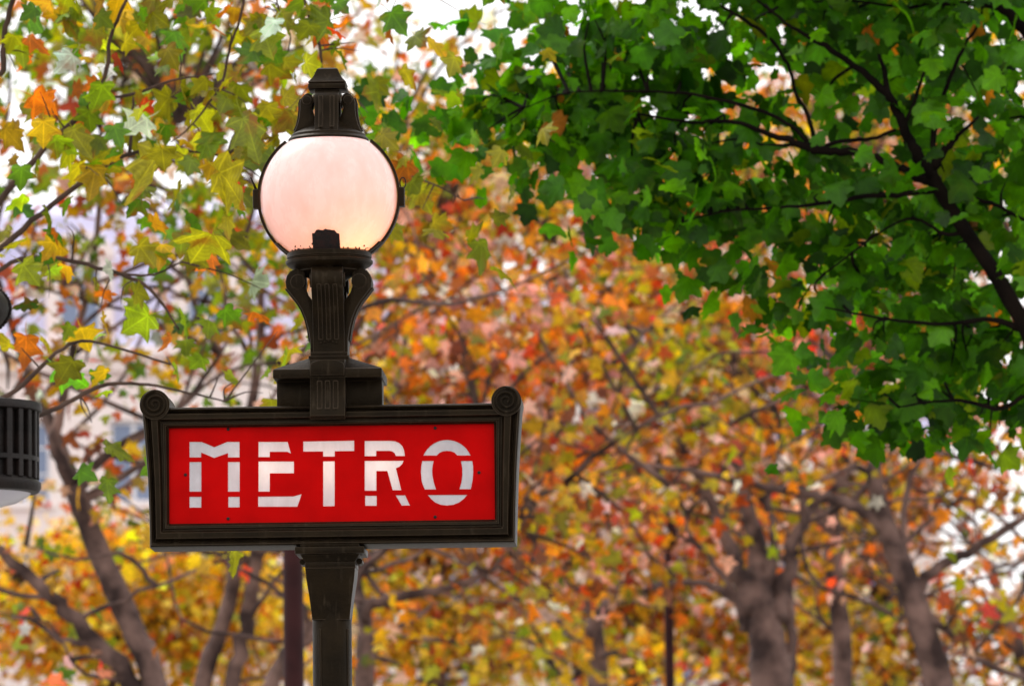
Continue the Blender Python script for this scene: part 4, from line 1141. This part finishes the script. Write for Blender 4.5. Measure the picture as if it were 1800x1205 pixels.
# --- the near plane tree reaching in from the side of the street lantern
near = tree('plane_tree', 'green leaved plane tree whose near boughs arch past the lamp globe', 'tree', 20.5,
  [(-420, 1250, 120), (-400, 1000, 110), (-360, 800, 95), (-300, 640, 80), (-250, 420, 55, .2), (-200, 200, 40, .4), (-150, -100, 25, .6)],
  [[(-300, 640, 30), (-120, 500, 20), (0, 352, 12), (80, 260, 11), (165, 178, 10), (188, 120, 8), (195, 60, 7), (222, 0, 6), (240, -60, 4)],
   [(-300, 660, 30), (-120, 520, 18), (0, 435, 11), (90, 360, 10), (170, 302, 9), (225, 272, 7), (300, 262, 5), (400, 275, 4)],
   [(-300, 690, 26), (-100, 540, 14), (0, 474, 8), (30, 458, 8), (80, 453, 8), (140, 462, 8), (215, 482, 7), (260, 505, 6), (290, 540, 5), (315, 580, 3)],
   [(215, 482, 5), (270, 482, 4), (320, 460, 3)],
   [(170, 176, 6), (235, 165, 6), (300, 142, 4), (380, 130, 3)],
   [(228, 270, 7), (232, 210, 6), (235, 170, 4)],
   [(-300, 760, 26), (-80, 720, 14), (20, 690, 9), (100, 620, 7), (160, 600, 5), (300, 640, 4)],
   [(-300, 800, 24), (-60, 760, 13), (70, 730, 9), (140, 695, 8), (190, 675, 7), (260, 676, 5), (330, 690, 4), (395, 705, 3)],
   [(-260, 0, 24), (-60, 90, 14), (0, 130, 11), (8, 60, 11), (22, 0, 9), (30, -60, 7)],
   [(432, -60, 6), (425, 20, 5), (405, 80, 5), (390, 145, 5), (360, 190, 4), (325, 232, 3), (300, 250, 2)],
   [(500, -80, 7), (535, 0, 7), (548, 40, 7), (562, 80, 6), (566, 125, 4)],
   [(480, -60, 4), (490, 20, 3), (510, 60, 3), (505, 95, 2)],
   [(565, 120, 4, .4), (640, 230, 4, .6), (692, 294, 4, .6), (730, 312, 3.4, .6), (772, 328, 3, .6), (815, 352, 2, .6)],
   [(-260, 420, 12), (60, -120, 22), (300, -170, 18), (500, -110, 10), (620, -60, 6), (720, -40, 4)]],
  B(20.5, .088, [(110, 60, 0, 180, 90, .6, .30, 'green'), (330, 70, 0, 130, 90, .6, .38, 'green'), (470, 60, 0, 90, 80, .5, .32, 'green'), (50, 190, 0, 90, 70, .5, .28, 'green'), (250, 210, 0, 130, 80, .5, .35, 'green'),
   (320, 285, -1.2, 90, 30, .2, .5, 'nearolive', 1.75), (500, 260, -1.0, 22, 80, .2, .4, 'nearolive', 1.6), (420, 250, 0, 80, 90, .4, .7, 'nearolive'), (500, 200, 0, 40, 80, .4, .7, 'nearolive'), (480, 320, .2, 40, 70, .3, .6, 'nearolive'), (470, 550, 0, 45, 70, .4, .5, 'green'),
   (90, 500, 0, 90, 60, .4, .35, 'green'), (230, 560, 0, 110, 60, .4, .14, 'green'), (330, 620, 0, 120, 50, .4, .16, 'green'), (400, 690, 0, 80, 30, .3, .25, 'green'), (620, 110, 0, 40, 60, .3, .4, 'nearolive'),
   (680, 20, 0, 110, 35, .4, .35, 'nearolive'), (815, 8, 0, 25, 14, .2, .8, 'nearolive'), (645, 170, 0, 20, 60, .3, .5, 'nearolive'), (660, 240, 0, 40, 25, .2, .4, 'nearolive'), (738, 358, .6, 26, 20, .1, 1.6, 'nearolive'), (795, 350, .6, 25, 16, .1, 1.4, 'nearolive'), (848, 344, .6, 14, 8, .05, 2.4, 'nearolive'), (162, 742, 0, 16, 14, .05, 2.0, 'leafgreen'), (200, 330, -.2, 40, 30, .2, .3, 'green'),
   (-220, 300, 0, 180, 350, .9, .3, 'green'), (200, -160, 0, 320, 130, .9, .5, 'green'), (60, 640, 0, 70, 40, .3, .2, 'green'), (120, 420, 0, 110, 60, .5, .1, 'green')], 2.2),
  .088, BARK_TWIG, singles=300, detail=True, clump=5, hang=.9, z0=PAVE_Z, twig_r=.0018, twig_max=.4)

# --- the maple
MAP = 22.0
maple = tree('maple_tree', 'dark green maple tree with black forking limbs', 'tree', MAP,
  [(2050, 1250, 130), (2010, 1050, 120), (1950, 850, 105), (1870, 690, 50), (1800, 570, 30), (1745, 475, 26), (1690, 395, 24), (1655, 340, 24), (1635, 305, 27)],
  [[(1635, 312, 27), (1605, 255, 19), (1580, 205, 17), (1558, 165, 15), (1500, 115, 11), (1440, 75, 10), (1392, 48, 6), (1330, 0, 4)],
   [(1562, 175, 12), (1556, 130, 10), (1545, 95, 6)],
   [(1590, 225, 9), (1610, 170, 7), (1630, 110, 5)],
   [(1640, 300, 14), (1645, 220, 10), (1665, 150, 8), (1690, 90, 7), (1720, 40, 5), (1740, -40, 4)],
   [(1640, 295, 18), (1665, 262, 14), (1685, 238, 8), (1720, 205, 5)],
   [(1632, 315, 22), (1600, 305, 16), (1570, 290, 12), (1520, 272, 14), (1470, 265, 15), (1430, 263, 17), (1395, 250, 13), (1350, 235, 10), (1300, 217, 8), (1255, 213, 8), (1215, 216, 6), (1120, 200, 4)],
   [(1432, 258, 9), (1380, 215, 7), (1320, 190, 7), (1250, 172, 6), (1190, 163, 5), (1100, 160, 4), (1000, 163, 3), (920, 190, 2)],
   [(1435, 258, 9), (1420, 205, 8), (1400, 165, 7), (1385, 115, 7), (1350, 65, 7), (1300, 30, 6), (1245, -5, 5), (1200, -60, 4)],
   [(1436, 262, 8), (1480, 248, 8), (1530, 244, 7), (1575, 228, 6)],
   [(1640, 335, 12), (1590, 342, 9), (1520, 345, 9), (1440, 358, 7), (1370, 365, 5), (1280, 370, 4), (1200, 390, 3)],
   [(1400, 255, 6), (1340, 255, 5), (1290, 245, 4), (1240, 255, 3)],
   [(1660, 340, 9), (1700, 345, 7), (1750, 360, 7), (1800, 385, 6), (1860, 400, 4)],
   [(1700, 410, 9), (1660, 410, 7), (1610, 385, 5), (1560, 400, 4), (1450, 480, 3)],
   [(1860, 690, 16), (1810, 690, 10), (1760, 718, 8), (1700, 705, 7), (1640, 705, 5), (1580, 715, 3)],
   [(1800, 580, 14), (1740, 560, 9), (1660, 570, 7), (1560, 560, 5), (1450, 540, 3)],
   [(1900, 760, 26), (1880, 400, 22), (1830, 120, 26), (1790, 40, 22), (1740, 10, 12), (1640, 8, 8), (1590, 12, 6), (1480, 0, 4)],
   [(1880, 420, 14), (1990, 200, 10), (2060, 0, 6)], [(1830, 120, 14), (1800, -100, 10), (1700, -260, 6)], [(1740, -40, 6), (1600, -160, 5), (1400, -220, 3)]],
  B(MAP, .086, [(840, 225, 0, 55, 50, .3, 2.2, 'maple'), (900, 200, 0, 90, 60, .4, 2.6, 'maple'), (980, 230, .1, 110, 60, .45, 2.4, 'maple'), (1050, 130, 0, 90, 60, .5, 2.2, 'maple'), (1010, 25, 0, 85, 45, .4, 1.7, 'maple'), (1120, 60, 0, 130, 80, .6, 1.9, 'maple'),
   (1170, 190, 0, 140, 90, .6, 2.3, 'maple'), (1150, 300, .2, 110, 70, .5, 2.3, 'maple'), (1190, 390, 0, 110, 60, .5, 2.2, 'maple'), (1320, 60, 0, 170, 80, .7, 1.4, 'maple'), (1330, 350, 0, 130, 80, .5, 1.8, 'maple'), (1260, 330, 0, 110, 80, .5, 1.5, 'maple'),
   (1480, 170, 0, 120, 80, .6, .5, 'maple'), (1470, 50, 0, 130, 60, .6, 1.3, 'maple'), (1620, 60, 0, 150, 80, .7, 1.4, 'maple'), (1750, 80, 0, 120, 90, .7, 1.4, 'maple'), (1720, 220, 0, 130, 100, .6, .9, 'maple'), (1560, 330, 0, 120, 70, .5, 1.3, 'maple'),
   (1450, 400, .1, 110, 60, .5, 1.5, 'maple'), (1450, 500, 0, 100, 60, .5, 1.8, 'maple'), (1560, 500, 0, 130, 80, .6, 1.5, 'maple'), (1700, 440, 0, 140, 100, .6, 1.4, 'maple'), (1610, 600, 0, 120, 70, .6, 1.7, 'maple'), (1740, 600, 0, 120, 90, .6, 1.6, 'maple'),
   (1660, 700, 0, 120, 55, .5, 2.0, 'maple'), (1555, 730, 0, 55, 60, .4, 2.2, 'maple'), (1750, 735, 0, 90, 45, .5, 2.0, 'maple'), (1800, 330, 0, 80, 120, .6, 1.2, 'maple'),
   (1250, -110, .3, 280, 110, 1.2, 1.6, 'maple'), (1650, -110, .3, 320, 120, 2.6, 3.6, 'maple'), (1450, -300, .5, 400, 150, 2.6, 2.4, 'maple'), (1960, 200, .3, 160, 300, 1.2, 1.3, 'maple'), (1960, 620, 0, 150, 150, .9, 1.3, 'maple'), (1560, 60, 1.2, 300, 120, .6, .6, 'maple'), (1650, 400, 1.2, 220, 200, .6, .8, 'maple')], .96, .45),  # clumps above the view are added extra dense to shade the crown below
  .086, BARK_DARK, singles=300, detail=True, base_fn=maple_base, mat=LEAF_MAPLE, clump=11, hang=.7, z0=PAVE_Z, twig_r=.0035, twig_max=1.2, flat=(.2, .2, .07))
